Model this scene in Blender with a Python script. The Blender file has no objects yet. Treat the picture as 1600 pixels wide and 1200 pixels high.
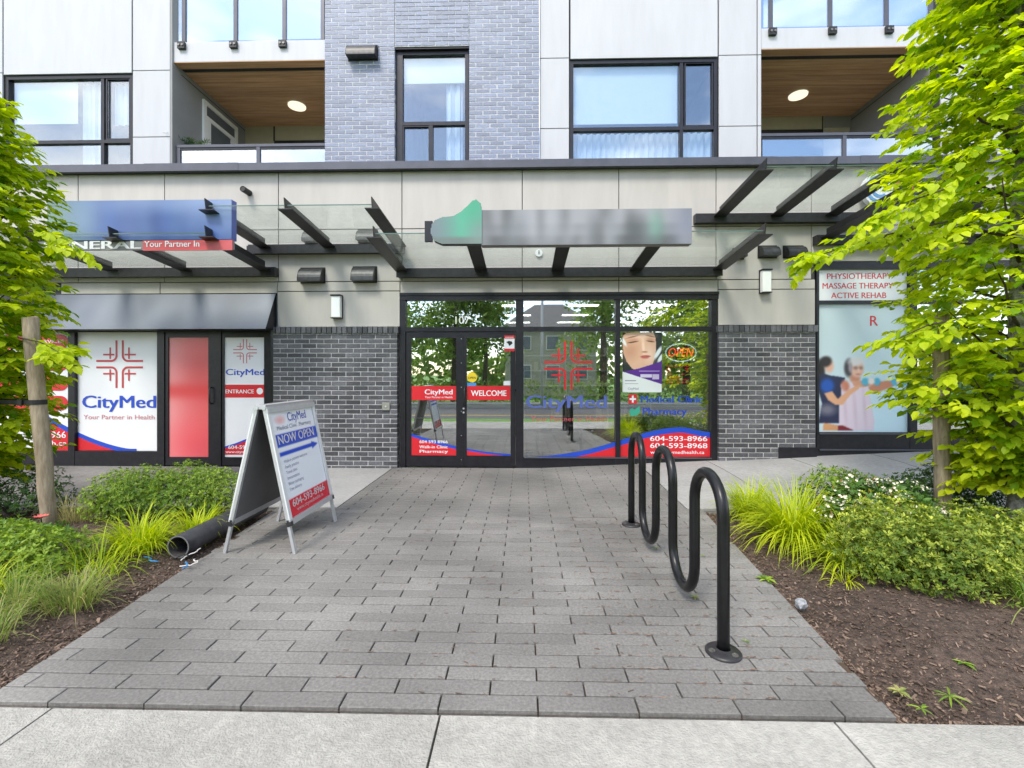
import bpy, math, random
import numpy as np
from mathutils import Vector, Matrix

random.seed(7)
RNG = np.random.default_rng(7)
SC = bpy.context.scene
COL = SC.collection
R = math.radians

# ------------------------------------------------------------------ camera, sky, sun, exposure
CAM_H = 1.42
YAW = R(1.4)
F = 720.0            # focal length in units of 1/1600 of the frame width
HORIZ = 585.0
cam = bpy.data.cameras.new('camera')
cam.sensor_width = 36.0
cam.lens = 36.0 * F / 1600.0
cam.shift_y = (HORIZ - 600.0) / 1600.0
cam.clip_start = 0.05
cam.clip_end = 2000.0
cam_o = bpy.data.objects.new('camera', cam)
cam_o.location = (0, 0, CAM_H)
cam_o.rotation_euler = (R(90), 0, YAW)
COL.objects.link(cam_o)
SC.camera = cam_o

SUN_EL, SUN_AZ = R(52), R(205)        # azimuth measured clockwise from +Y
world = bpy.data.worlds.new('World')
SC.world = world
world.use_nodes = True
wn, wl = world.node_tree.nodes, world.node_tree.links
wn.clear()
out = wn.new('ShaderNodeOutputWorld')
bg = wn.new('ShaderNodeBackground')
sky = wn.new('ShaderNodeTexSky')
sky.sky_type = 'NISHITA'
sky.sun_disc = False
sky.sun_elevation = SUN_EL
sky.sun_rotation = SUN_AZ
sky.air_density = 1.0
sky.dust_density = 0.6
sky.ozone_density = 1.5
tc = wn.new('ShaderNodeTexCoord')
mp = wn.new('ShaderNodeMapping'); mp.inputs['Scale'].default_value = (1, 1, 2.6)
nz = wn.new('ShaderNodeTexNoise'); nz.inputs['Scale'].default_value = 2.2; nz.inputs['Detail'].default_value = 4
nz.inputs['Roughness'].default_value = 0.55
rp = wn.new('ShaderNodeValToRGB'); rp.color_ramp.elements[0].position = 0.44; rp.color_ramp.elements[1].position = 0.68
mx = wn.new('ShaderNodeMixRGB'); mx.inputs['Color2'].default_value = (10.8, 10.5, 10.1, 1)
wl.new(tc.outputs['Generated'], mp.inputs['Vector']); wl.new(mp.outputs['Vector'], nz.inputs['Vector'])
wl.new(nz.outputs['Fac'], rp.inputs['Fac']); wl.new(rp.outputs['Color'], mx.inputs['Fac'])
wl.new(sky.outputs['Color'], mx.inputs['Color1']); wl.new(mx.outputs['Color'], bg.inputs['Color'])
bg.inputs['Strength'].default_value = 0.15
wl.new(bg.outputs['Background'], out.inputs['Surface'])

sun = bpy.data.lights.new('sun', 'SUN')
sun.energy = 1.5
sun.angle = R(16)
sun.color = (1.0, 0.93, 0.82)
sun_o = bpy.data.objects.new('sun', sun)
sd = Vector((math.sin(SUN_AZ) * math.cos(SUN_EL), math.cos(SUN_AZ) * math.cos(SUN_EL), math.sin(SUN_EL)))
sun_o.rotation_euler = sd.to_track_quat('Z', 'Y').to_euler()
sun_o.location = sd * 50
COL.objects.link(sun_o)

SC.view_settings.view_transform = 'Standard'
SC.view_settings.look = 'None'
SC.view_settings.gamma = 1.0
SC.view_settings.exposure = 1.12
SC.view_settings.use_curve_mapping = False
SC.cycles.max_bounces = 5
SC.cycles.diffuse_bounces = 3
SC.cycles.glossy_bounces = 2
SC.cycles.transmission_bounces = 3
SC.cycles.transparent_max_bounces = 10
SC.cycles.caustics_reflective = False
SC.cycles.caustics_refractive = False

# ------------------------------------------------------------------ survey helpers (facade planes are parallel to X)
_c, _s = math.cos(YAW), math.sin(YAW)
def FX(px, Y):
    a = (px - 800.0) / F
    return Y * (a * _c - _s) / (_c + a * _s)
def FZ(px, py, Y):
    d = Y * _c - FX(px, Y) * _s
    return CAM_H - (py - HORIZ) * d / F
def G(px, py, z=0.0):
    d = F * (CAM_H - z) / (py - HORIZ)
    r = (px - 800.0) / F * d
    return Vector((r * _c - d * _s, r * _s + d * _c, z))
def smooth(a, b, x):
    t = min(1, max(0, (x - a) / (b - a)))
    return t * t * (3 - 2 * t)
def gz(x, y):
    return min(0.30, 0.048 * max(0.0, x - 0.2)) * smooth(4.3, 6.7, y)

# ------------------------------------------------------------------ materials
def lin(c):
    return tuple(((v / 255.0) / 12.92 if v / 255.0 <= 0.04045 else ((v / 255.0 + 0.055) / 1.055) ** 2.4) for v in c)
MATS = {}
def pm(name, col, rough=0.6, metal=0.0, var=0.0, vscale=8.0, bump=0.0, bscale=60.0, rnd=0.0, spec=0.5, col2=None,
       emit=None, estr=0.0, stretch=(1, 1, 1), objvar=0.0, blotch=0.0, bl_scale=1.2, coat=0.0):
    m = bpy.data.materials.new(name); m.use_nodes = True
    n, l = m.node_tree.nodes, m.node_tree.links
    b = n['Principled BSDF']
    b.inputs['Roughness'].default_value = rough
    b.inputs['Metallic'].default_value = metal
    b.inputs['Specular IOR Level'].default_value = spec
    b.inputs['Coat Weight'].default_value = coat
    c = (*col[:3], 1)
    b.inputs['Base Color'].default_value = c
    geo = n.new('ShaderNodeNewGeometry')
    mpn = n.new('ShaderNodeMapping'); mpn.inputs['Scale'].default_value = stretch
    l.new(geo.outputs['Position'], mpn.inputs['Vector'])
    cur = None
    if var > 0 or col2 is not None:
        t = n.new('ShaderNodeTexNoise'); t.inputs['Scale'].default_value = vscale; t.inputs['Detail'].default_value = 3
        t.inputs['Roughness'].default_value = 0.65
        l.new(mpn.outputs['Vector'], t.inputs['Vector'])
        r = n.new('ShaderNodeValToRGB')
        r.color_ramp.elements[0].position = 0.32; r.color_ramp.elements[1].position = 0.68
        lo = tuple(max(0, v * (1 - var)) for v in col[:3]); hi = tuple(v * (1 + var) for v in col[:3])
        if col2 is not None: lo, hi = col[:3], col2[:3]
        r.color_ramp.elements[0].color = (*lo, 1); r.color_ramp.elements[1].color = (*hi, 1)
        l.new(t.outputs['Fac'], r.inputs['Fac']); cur = r.outputs['Color']
    if blotch > 0:
        t = n.new('ShaderNodeTexNoise'); t.inputs['Scale'].default_value = bl_scale; t.inputs['Detail'].default_value = 2
        l.new(mpn.outputs['Vector'], t.inputs['Vector'])
        mr = n.new('ShaderNodeMapRange'); mr.inputs['From Min'].default_value = 0.3; mr.inputs['From Max'].default_value = 0.7
        mr.inputs['To Min'].default_value = 1 - blotch; mr.inputs['To Max'].default_value = 1 + blotch
        l.new(t.outputs['Fac'], mr.inputs['Value'])
        mu = n.new('ShaderNodeVectorMath'); mu.operation = 'SCALE'
        if cur is None: mu.inputs[0].default_value = col[:3]
        else: l.new(cur, mu.inputs[0])
        l.new(mr.outputs['Result'], mu.inputs['Scale']); cur = mu.outputs['Vector']
    if objvar > 0:
        oi = n.new('ShaderNodeObjectInfo')
        mr = n.new('ShaderNodeMapRange'); mr.inputs['To Min'].default_value = 1 - objvar; mr.inputs['To Max'].default_value = 1 + objvar
        l.new(oi.outputs['Random'], mr.inputs['Value'])
        mu = n.new('ShaderNodeVectorMath'); mu.operation = 'SCALE'
        if cur is None: mu.inputs[0].default_value = col[:3]
        else: l.new(cur, mu.inputs[0])
        l.new(mr.outputs['Result'], mu.inputs['Scale']); cur = mu.outputs['Vector']
    if cur is not None: l.new(cur, b.inputs['Base Color'])
    if bump > 0:
        t = n.new('ShaderNodeTexNoise'); t.inputs['Scale'].default_value = bscale; t.inputs['Detail'].default_value = 2
        l.new(mpn.outputs['Vector'], t.inputs['Vector'])
        bp = n.new('ShaderNodeBump'); bp.inputs['Strength'].default_value = bump; bp.inputs['Distance'].default_value = 0.02
        l.new(t.outputs['Fac'], bp.inputs['Height']); l.new(bp.outputs['Normal'], b.inputs['Normal'])
    if emit is not None:
        b.inputs['Emission Color'].default_value = (*emit[:3], 1); b.inputs['Emission Strength'].default_value = estr
    MATS[name] = m
    return m

def glass_mat(name, tint, refl, rough=0.0, ior=1.5, dirt=0.0, dirt_col=(0.5, 0.52, 0.48)):
    m = bpy.data.materials.new(name); m.use_nodes = True
    n, l = m.node_tree.nodes, m.node_tree.links
    n.clear()
    o = n.new('ShaderNodeOutputMaterial')
    tr = n.new('ShaderNodeBsdfTransparent'); tr.inputs['Color'].default_value = (*tint, 1)
    gl = n.new('ShaderNodeBsdfGlossy'); gl.inputs['Roughness'].default_value = rough
    gl.inputs['Color'].default_value = (0.96, 0.98, 1, 1)
    geo = n.new('ShaderNodeNewGeometry')
    wv = n.new('ShaderNodeTexNoise'); wv.inputs['Scale'].default_value = 1.1; wv.inputs['Detail'].default_value = 1
    l.new(geo.outputs['Position'], wv.inputs['Vector'])
    bp = n.new('ShaderNodeBump'); bp.inputs['Strength'].default_value = 0.05; bp.inputs['Distance'].default_value = 0.02
    l.new(wv.outputs['Fac'], bp.inputs['Height']); l.new(bp.outputs['Normal'], gl.inputs['Normal'])
    # Schlick reflectance, the same from both sides of the sheet
    dt = n.new('ShaderNodeVectorMath'); dt.operation = 'DOT_PRODUCT'
    l.new(geo.outputs['Normal'], dt.inputs[0]); l.new(geo.outputs['Incoming'], dt.inputs[1])
    ab = n.new('ShaderNodeMath'); ab.operation = 'ABSOLUTE'; l.new(dt.outputs['Value'], ab.inputs[0])
    om = n.new('ShaderNodeMath'); om.operation = 'SUBTRACT'; om.inputs[0].default_value = 1.0; l.new(ab.outputs[0], om.inputs[1])
    pw = n.new('ShaderNodeMath'); pw.operation = 'POWER'; pw.inputs[1].default_value = 5.0; l.new(om.outputs[0], pw.inputs[0])
    f0 = ((ior - 1) / (ior + 1)) ** 2 + refl
    ad = n.new('ShaderNodeMath'); ad.operation = 'MULTIPLY_ADD'; ad.use_clamp = True
    ad.inputs[1].default_value = 1.0 - f0; ad.inputs[2].default_value = f0
    l.new(pw.outputs[0], ad.inputs[0])
    mi = n.new('ShaderNodeMixShader')
    l.new(ad.outputs[0], mi.inputs['Fac']); l.new(tr.outputs[0], mi.inputs[1]); l.new(gl.outputs[0], mi.inputs[2])
    last = mi.outputs[0]
    if dirt > 0:
        df = n.new('ShaderNodeBsdfDiffuse'); df.inputs['Color'].default_value = (*dirt_col, 1)
        tl = n.new('ShaderNodeBsdfTranslucent'); tl.inputs['Color'].default_value = (*dirt_col, 1)
        dm = n.new('ShaderNodeMixShader'); dm.inputs['Fac'].default_value = 0.6
        l.new(df.outputs[0], dm.inputs[1]); l.new(tl.outputs[0], dm.inputs[2])
        t = n.new('ShaderNodeTexNoise'); t.inputs['Scale'].default_value = 9; t.inputs['Detail'].default_value = 4
        t.inputs['Roughness'].default_value = 0.75
        l.new(geo.outputs['Position'], t.inputs['Vector'])
        mr = n.new('ShaderNodeMapRange'); mr.inputs['From Min'].default_value = 0.35; mr.inputs['From Max'].default_value = 0.75
        mr.inputs['To Min'].default_value = dirt * 0.25; mr.inputs['To Max'].default_value = dirt
        l.new(t.outputs['Fac'], mr.inputs['Value'])
        m2 = n.new('ShaderNodeMixShader')
        l.new(mr.outputs['Result'], m2.inputs['Fac']); l.new(last, m2.inputs[1]); l.new(dm.outputs[0], m2.inputs[2])
        last = m2.outputs[0]
    l.new(last, o.inputs['Surface'])
    return m

def leaf_mat(name, c1, c2, trans=0.4, rough=0.5):
    m = bpy.data.materials.new(name); m.use_nodes = True
    n, l = m.node_tree.nodes, m.node_tree.links
    n.clear()
    o = n.new('ShaderNodeOutputMaterial')
    at = n.new('ShaderNodeAttribute'); at.attribute_name = 'tone'
    oi = n.new('ShaderNodeObjectInfo')
    ad = n.new('ShaderNodeMath'); ad.operation = 'ADD'
    l.new(at.outputs['Fac'], ad.inputs[0])
    sc_ = n.new('ShaderNodeMath'); sc_.operation = 'MULTIPLY'; sc_.inputs[1].default_value = 0.15
    l.new(oi.outputs['Random'], sc_.inputs[0]); l.new(sc_.outputs[0], ad.inputs[1])
    mxr = n.new('ShaderNodeMixRGB'); mxr.inputs['Color1'].default_value = (*c1, 1); mxr.inputs['Color2'].default_value = (*c2, 1)
    l.new(ad.outputs[0], mxr.inputs['Fac'])
    b = n.new('ShaderNodeBsdfPrincipled'); b.inputs['Roughness'].default_value = rough
    b.inputs['Specular IOR Level'].default_value = 0.35
    l.new(mxr.outputs['Color'], b.inputs['Base Color'])
    t = n.new('ShaderNodeBsdfTranslucent')
    hs = n.new('ShaderNodeHueSaturation'); hs.inputs['Value'].default_value = 1.4; hs.inputs['Saturation'].default_value = 1.1
    l.new(mxr.outputs['Color'], hs.inputs['Color']); l.new(hs.outputs['Color'], t.inputs['Color'])
    ms = n.new('ShaderNodeMixShader'); ms.inputs['Fac'].default_value = trans
    l.new(b.outputs[0], ms.inputs[1]); l.new(t.outputs[0], ms.inputs[2])
    l.new(ms.outputs[0], o.inputs['Surface'])
    return m

def print_mat(name, rough=0.45):
    m = bpy.data.materials.new(name); m.use_nodes = True
    n, l = m.node_tree.nodes, m.node_tree.links
    b = n['Principled BSDF']; b.inputs['Roughness'].default_value = rough
    at = n.new('ShaderNodeAttribute'); at.attribute_name = 'ink'
    l.new(at.outputs['Color'], b.inputs['Base Color'])
    return m

M = dict(
    panel=pm('fibre_cement_panel', (0.485, 0.452, 0.418), 0.62, var=0.025, vscale=2.2, stretch=(4, 4, 0.8), bump=0.05, bscale=90, objvar=0.02, blotch=0.05),
    panel_up=pm('pale_panel', (0.50, 0.50, 0.53), 0.55, var=0.025, vscale=2.2, stretch=(4, 4, 0.7), objvar=0.02, blotch=0.03),
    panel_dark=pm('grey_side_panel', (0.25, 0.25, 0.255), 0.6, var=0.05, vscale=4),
    backing=pm('dark_backing', (0.05, 0.05, 0.05), 0.8, var=0.2),
    brick=pm('charcoal_brick', (0.088, 0.088, 0.097), 0.42, var=0.30, vscale=40, bump=0.35, bscale=110, objvar=0.45, blotch=0.25, bl_scale=2.5, spec=0.5),
    brick_up=pm('skylit_charcoal_brick', (0.175, 0.203, 0.300), 0.40, var=0.18, vscale=40, bump=0.3, bscale=110, objvar=0.18, spec=0.6),  # pier brick again, its stronger sky light put into a lighter, bluer colour
    mortar=pm('pale_mortar', (0.50, 0.49, 0.48), 0.9, var=0.25, vscale=18, bump=0.3, bscale=140),
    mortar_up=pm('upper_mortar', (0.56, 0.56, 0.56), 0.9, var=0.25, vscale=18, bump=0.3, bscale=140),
    flash=pm('coping_metal', (0.085, 0.085, 0.105), 0.38, 0.2, var=0.1, vscale=5),
    frame=pm('black_aluminium', (0.018, 0.017, 0.022), 0.36, 0.25, var=0.25, vscale=12, spec=0.5),
    steel=pm('painted_steel', (0.022, 0.021, 0.023), 0.42, 0.1, var=0.35, vscale=14, bump=0.05, bscale=60),
    rack=pm('rack_black_paint', (0.007, 0.007, 0.008), 0.30, 0.0, var=0.3, vscale=25, bump=0.03, bscale=90, spec=0.35),
    plate=pm('worn_galvanised', (0.20, 0.19, 0.175), 0.5, 0.7, var=0.4, vscale=60, bump=0.1),
    alu=pm('anodised_aluminium', (0.62, 0.63, 0.65), 0.34, 0.55, var=0.06, vscale=20),
    alu_dark=pm('grey_back_sheet', (0.16, 0.16, 0.165), 0.6, 0.2, var=0.12, vscale=3),
    white=pm('white_plastic', (0.8, 0.8, 0.8), 0.4, var=0.02),
    vinyl_white=pm('white_vinyl', (0.80, 0.80, 0.83), 0.3, var=0.02, vscale=2),
    vinyl_red=pm('red_vinyl', (0.62, 0.02, 0.03), 0.32, var=0.04, vscale=2),
    vinyl_pink=pm('faded_red_vinyl', (0.55, 0.10, 0.11), 0.32, var=0.08, vscale=2),
    vinyl_blue=pm('blue_vinyl', (0.02, 0.07, 0.50), 0.32, var=0.04, vscale=2),
    vinyl_lav=pm('lettering_blue', (0.10, 0.14, 0.42), 0.4),
    text_grey=pm('grey_print', (0.25, 0.27, 0.36), 0.5),
    logo_red=pm('logo_red', (0.50, 0.05, 0.06), 0.4),
    logo_soft=pm('logo_soft_red', (0.60, 0.20, 0.22), 0.4),
    green=pm('green_vinyl', (0.05, 0.36, 0.24), 0.4),
    yellow=pm('yellow_vinyl', (0.75, 0.55, 0.02), 0.4),
    black=pm('black_plastic', (0.012, 0.012, 0.012), 0.5, var=0.2, vscale=20),
    hood=pm('vent_metal', (0.05, 0.05, 0.052), 0.42, 0.4, var=0.3, vscale=18),
    paver=pm('charcoal_paver', (0.185, 0.177, 0.165), 0.78, var=0.26, vscale=70, bump=0.3, bscale=260, objvar=0.12, blotch=0.30, bl_scale=0.9),
    sand=pm('joint_sand', (0.028, 0.023, 0.019), 0.95, var=0.5, vscale=6, col2=(0.11, 0.066, 0.036)),
    concrete=pm('pale_concrete', (0.32, 0.315, 0.305), 0.85, var=0.12, vscale=22, bump=0.25, bscale=160, objvar=0.07, blotch=0.12),
    walk=pm('broom_concrete', (0.355, 0.342, 0.31), 0.88, var=0.14, vscale=34, bump=0.5, bscale=120, objvar=0.04, blotch=0.14, bl_scale=2.5),
    soil=pm('bark_mulch_soil', (0.040, 0.027, 0.020), 0.95, bump=1.0, bscale=80, col2=(0.135, 0.092, 0.070), vscale=28, blotch=0.25),
    road=pm('asphalt', (0.10, 0.10, 0.105), 0.85, var=0.2, vscale=30, bump=0.3, bscale=120),
    paint_y=pm('yellow_paint', (0.6, 0.42, 0.05), 0.7), paint_w=pm('white_paint', (0.75, 0.75, 0.72), 0.7),
    lawn=pm('lawn_green', (0.13, 0.27, 0.035), 0.9, var=0.45, vscale=12, bump=0.6, bscale=90),
    wood=pm('cedar_soffit', (0.40, 0.215, 0.105), 0.55, col2=(0.58, 0.345, 0.19), vscale=3.2, stretch=(0.35, 7, 7), objvar=0.10),
    stake=pm('weathered_stake', (0.20, 0.155, 0.10), 0.85, col2=(0.38, 0.31, 0.22), vscale=9, stretch=(4, 4, 0.6), bump=0.3, bscale=40),
    bark=pm('grey_bark', (0.05, 0.045, 0.038), 0.9, col2=(0.42, 0.41, 0.39), vscale=16, bump=0.5, bscale=30),
    twig=pm('twig_brown', (0.055, 0.04, 0.028), 0.9, var=0.3),
    strap=pm('rubber_strap', (0.012, 0.012, 0.013), 0.6, var=0.3, vscale=30),
    pipe=pm('black_drain_pipe', (0.022, 0.022, 0.026), 0.5, var=0.4, vscale=9, bump=0.08, bscale=60, col2=(0.06, 0.06, 0.07)),
    pipe_in=pm('dirty_pipe_lining', (0.05, 0.045, 0.045), 0.8, var=0.5, vscale=20),
    stone=pm('grey_stone', (0.17, 0.18, 0.20), 0.6, col2=(0.42, 0.43, 0.45), vscale=30, bump=0.5, bscale=60),
    wallpaint=pm('interior_wall', (0.26, 0.26, 0.22), 0.8, var=0.03), ceiling=pm('ceiling_tile', (0.34, 0.35, 0.31), 0.9, var=0.04),
    floor_in=pm('interior_floor', (0.20, 0.19, 0.18), 0.5, var=0.1),
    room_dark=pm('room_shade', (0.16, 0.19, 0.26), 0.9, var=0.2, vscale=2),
    blind=pm('roller_blind', (0.80, 0.84, 0.84), 0.8, var=0.02), blind_grey=pm('insect_screen', (0.10, 0.11, 0.12), 0.9, var=0.1),
    curtain=pm('pale_curtain', (0.66, 0.70, 0.76), 0.9, var=0.05),
    panel_light=pm('led_panel', (0.9, 0.9, 0.9), 0.5, emit=(1, 0.98, 0.93), estr=5),
    neon_red=pm('neon_red', (0.8, 0.02, 0.02), 0.4, emit=(1, 0.05, 0.04), estr=1.6),
    neon_white=pm('neon_white', (0.7, 0.8, 0.9), 0.4, emit=(0.75, 0.9, 1), estr=0.7),
    led_red=pm('led_red', (0.5, 0.01, 0.01), 0.4, emit=(1, 0.03, 0.03), estr=0.5),
    lampglass=pm('opal_diffuser', (0.86, 0.86, 0.84), 0.35),
    soffit_lamp=pm('opal_soffit_disc', (0.9, 0.86, 0.72), 0.4, emit=(1, 0.9, 0.68), estr=0.5),
    olive=pm('balcony_back_wall', (0.42, 0.38, 0.28), 0.8, var=0.04),
    skin=pm('skin_print', (0.6, 0.4, 0.3), 0.5), purple=pm('purple_print', (0.12, 0.03, 0.25), 0.5),
    house=pm('house_siding', (0.42, 0.40, 0.37), 0.8, var=0.05), house_roof=pm('house_shingle', (0.17, 0.165, 0.16), 0.9, var=0.2),
    pole=pm('pole_grey', (0.5, 0.5, 0.5), 0.5, 0.3),
    bin=pm('product_mixed', (0.4, 0.35, 0.3), 0.6), litter_blue=pm('blue_tie', (0.05, 0.25, 0.55), 0.5), litter_white=pm('pale_scrap', (0.6, 0.58, 0.55), 0.7),
    flower=pm('cream_petal', (0.78, 0.74, 0.58), 0.6, var=0.1), bud=pm('rust_bud', (0.30, 0.08, 0.03), 0.7, var=0.2),
    pinkf=pm('coral_petal', (0.62, 0.12, 0.10), 0.6),
)
M['deck'] = pm('balcony_deck', (0.62, 0.60, 0.56), 0.8, var=0.06)
M['glass'] = glass_mat('shop_glass', (0.86, 0.90, 0.87), 0.42)
M['glass_up'] = glass_mat('window_glass', (0.90, 0.95, 0.98), 0.13)
M['glass_rail'] = glass_mat('railing_glass', (0.82, 0.90, 0.95), 0.28)
M['glass_canopy'] = glass_mat('canopy_glass', (0.95, 0.985, 0.965), 0.0, ior=1.12, dirt=0.10, dirt_col=(0.66, 0.68, 0.62))
M['print'] = print_mat('printed_ink'); M['print_gloss'] = print_mat('printed_gloss', 0.25)
M['leaf_tree'] = leaf_mat('hornbeam_leaf', (0.13, 0.28, 0.006), (0.66, 0.74, 0.02), 0.50)
M['leaf_box'] = leaf_mat('boxwood_leaf', (0.065, 0.16, 0.016), (0.34, 0.46, 0.05), 0.33)
M['leaf_dark'] = leaf_mat('dark_shrub_leaf', (0.028, 0.075, 0.016), (0.09, 0.19, 0.03), 0.2)
M['leaf_lime'] = leaf_mat('lime_shrub_leaf', (0.04, 0.115, 0.012), (0.50, 0.56, 0.07), 0.30)
M['leaf_gold'] = leaf_mat('golden_grass_blade', (0.20, 0.34, 0.010), (0.60, 0.66, 0.02), 0.42)
M['leaf_dry'] = leaf_mat('dry_grass_blade', (0.11, 0.25, 0.022), (0.48, 0.42, 0.17), 0.35)
M['leaf_far'] = leaf_mat('street_tree_leaf', (0.07, 0.14, 0.03), (0.30, 0.42, 0.09), 0.3)
M['chip'] = leaf_mat('bark_chip', (0.045, 0.028, 0.020), (0.27, 0.19, 0.14), 0.0, 0.9)
M['product'] = leaf_mat('product_box', (0.10, 0.16, 0.10), (0.75, 0.62, 0.50), 0.0, 0.5)

# ------------------------------------------------------------------ mesh builder
WL = {}
def wloc(o):
    return WL.get(o.name, Vector((0, 0, 0))) if o is not None else Vector((0, 0, 0))
def link(o, parent=None, world=Vector((0, 0, 0))):
    COL.objects.link(o)
    if parent is not None:
        o.parent = parent
        o.location = Vector(world) - wloc(parent)
    else:
        o.location = world
    WL[o.name] = Vector(world)
    return o
def tag(o, label=None, cat=None, group=None, kind=None):
    if label: o['label'] = label
    if cat: o['category'] = cat
    if group: o['group'] = group
    if kind: o['kind'] = kind
    return o
def thing(name, label, cat, loc=(0, 0, 0), group=None):
    o = bpy.data.objects.new(name, None)
    o.empty_display_size = 0.1
    link(o, None, Vector(loc))
    return tag(o, label, cat, group)
def inst(name, mesh, parent, world, rot=(0, 0, 0), scale=(1, 1, 1)):
    o = bpy.data.objects.new(name, mesh)
    link(o, parent, Vector(world))
    o.rotation_euler = rot; o.scale = scale
    return o

class MB:
    def __init__(self): self.v = []; self.f = []; self.t = []
    def add(self, vs, fs, tone=0.0):
        b = len(self.v)
        self.v += [tuple(p) for p in vs]; self.t += [tone] * len(vs)
        self.f += [tuple(b + i for i in q) for q in fs]
        return self
    def box(self, x0, x1, y0, y1, z0, z1, tone=0.0):
        if x0 > x1: x0, x1 = x1, x0
        if y0 > y1: y0, y1 = y1, y0
        if z0 > z1: z0, z1 = z1, z0
        return self.add([(x0, y0, z0), (x1, y0, z0), (x1, y1, z0), (x0, y1, z0), (x0, y0, z1), (x1, y0, z1), (x1, y1, z1), (x0, y1, z1)],
                        [(0, 3, 2, 1), (4, 5, 6, 7), (0, 1, 5, 4), (1, 2, 6, 5), (2, 3, 7, 6), (3, 0, 4, 7)], tone)
    def bbox(self, x0, x1, y0, y1, z0, z1, b=0.004):
        """box with the four front edges (at y0) and the top chamfered"""
        self.add([(x0 + b, y0, z0 + b), (x1 - b, y0, z0 + b), (x1 - b, y0, z1 - b), (x0 + b, y0, z1 - b),
                  (x0, y0 + b, z0), (x1, y0 + b, z0), (x1, y0 + b, z1), (x0, y0 + b, z1),
                  (x0, y1, z0), (x1, y1, z0), (x1, y1, z1), (x0, y1, z1)],
                 [(0, 1, 2, 3), (4, 5, 1, 0), (5, 6, 2, 1), (6, 7, 3, 2), (7, 4, 0, 3),
                  (8, 9, 5, 4), (9, 10, 6, 5), (10, 11, 7, 6), (11, 8, 4, 7), (11, 10, 9, 8)])
        return self
    def prism(self, poly, y0, y1):
        """poly: list of (x, z); extruded along y"""
        n = len(poly)
        a = sum(poly[i][0] * poly[(i + 1) % n][1] - poly[(i + 1) % n][0] * poly[i][1] for i in range(n))
        if a < 0: poly = poly[::-1]
        vs = [(x, y0, z) for x, z in poly] + [(x, y1, z) for x, z in poly]
        fs = [tuple(range(n)), tuple(range(2 * n - 1, n - 1, -1))]
        fs += [(i, i + n, (i + 1) % n + n, (i + 1) % n) for i in range(n)]
        return self.add(vs, fs)
    def prismx(self, poly, x0, x1):
        """poly: list of (y, z); extruded along x"""
        n = len(poly)
        vs = [(x0, y, z) for y, z in poly] + [(x1, y, z) for y, z in poly]
        fs = [tuple(range(n))[::-1], tuple(range(n, 2 * n))]
        fs += [(i, (i + 1) % n, (i + 1) % n + n, i + n) for i in range(n)]
        return self.add(vs, fs)
    def prismz(self, poly, z0, z1):
        n = len(poly)
        a = sum(poly[i][0] * poly[(i + 1) % n][1] - poly[(i + 1) % n][0] * poly[i][1] for i in range(n))
        if a < 0: poly = poly[::-1]
        vs = [(x, y, z0) for x, y in poly] + [(x, y, z1) for x, y in poly]
        fs = [tuple(range(n))[::-1], tuple(range(n, 2 * n))]
        fs += [(i, (i + 1) % n, (i + 1) % n + n, i + n) for i in range(n)]
        return self.add(vs, fs)
    def tube(self, pts, r, n=12, cap=True, tone=0.0):
        pts = [Vector(p) for p in pts]
        rs = r if isinstance(r, (list, tuple)) else [r] * len(pts)
        t0 = (pts[1] - pts[0]).normalized()
        up = Vector((0, 0, 1)) if abs(t0.z) < 0.9 else Vector((1, 0, 0))
        nrm = t0.cross(up).normalized()
        vs = []
        for i, p in enumerate(pts):
            t = ((pts[min(i + 1, len(pts) - 1)] - pts[max(i - 1, 0)])).normalized()
            nrm = (nrm - t * nrm.dot(t)).normalized()
            bn = t.cross(nrm)
            for k in range(n):
                a = 2 * math.pi * k / n
                vs.append(p + (nrm * math.cos(a) + bn * math.sin(a)) * rs[i])
        fs = []
        for i in range(len(pts) - 1):
            for k in range(n):
                fs.append((i * n + k, i * n + (k + 1) % n, (i + 1) * n + (k + 1) % n, (i + 1) * n + k))
        if cap:
            fs.append(tuple(range(n))[::-1]); fs.append(tuple(range((len(pts) - 1) * n, len(pts) * n)))
        return self.add(vs, fs, tone)
    def bar(self, a, b, w, d, up=(0, 0, 1)):
        """rectangular bar from a to b: w across, d along up-ish"""
        a, b = Vector(a), Vector(b); t = (b - a).normalized(); u = Vector(up)
        s = t.cross(u).normalized(); u = s.cross(t)
        vs = [p + s * (w / 2 * i) + u * (d / 2 * j) for p in (a, b) for i, j in ((-1, -1), (1, -1), (1, 1), (-1, 1))]
        return self.add(vs, [(0, 1, 2, 3), (7, 6, 5, 4), (0, 4, 5, 1), (1, 5, 6, 2), (2, 6, 7, 3), (3, 7, 4, 0)])
    def disc(self, c, r, h, n=24, axis='z'):
        pts = [(math.cos(2 * math.pi * k / n) * r, math.sin(2 * math.pi * k / n) * r) for k in range(n)]
        if axis == 'z': return self.prismz([(c[0] + x, c[1] + y) for x, y in pts], c[2], c[2] + h)
        return self.prism([(c[0] + x, c[2] + y) for x, y in pts], c[1], c[1] + h)
    def mesh(self, name, mat, origin=(0, 0, 0), smooth=False):
        me = bpy.data.meshes.new(name)
        ox, oy, oz = origin
        me.from_pydata([(x - ox, y - oy, z - oz) for x, y, z in self.v], [], self.f)
        me.materials.append(mat)
        if any(self.t):
            a = me.attributes.new('tone', 'FLOAT', 'POINT'); a.data.foreach_set('value', self.t)
        if smooth: me.polygons.foreach_set('use_smooth', [True] * len(me.polygons))
        me.update()
        return me
    def build(self, name, mat, parent=None, smooth=False, origin=None):
        if origin is None:
            origin = wloc(parent) if parent is not None else Vector((0, 0, 0))
        me = self.mesh(name, M[mat] if isinstance(mat, str) else mat, origin, smooth)
        o = bpy.data.objects.new(name, me)
        return link(o, parent, Vector(origin))

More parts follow.
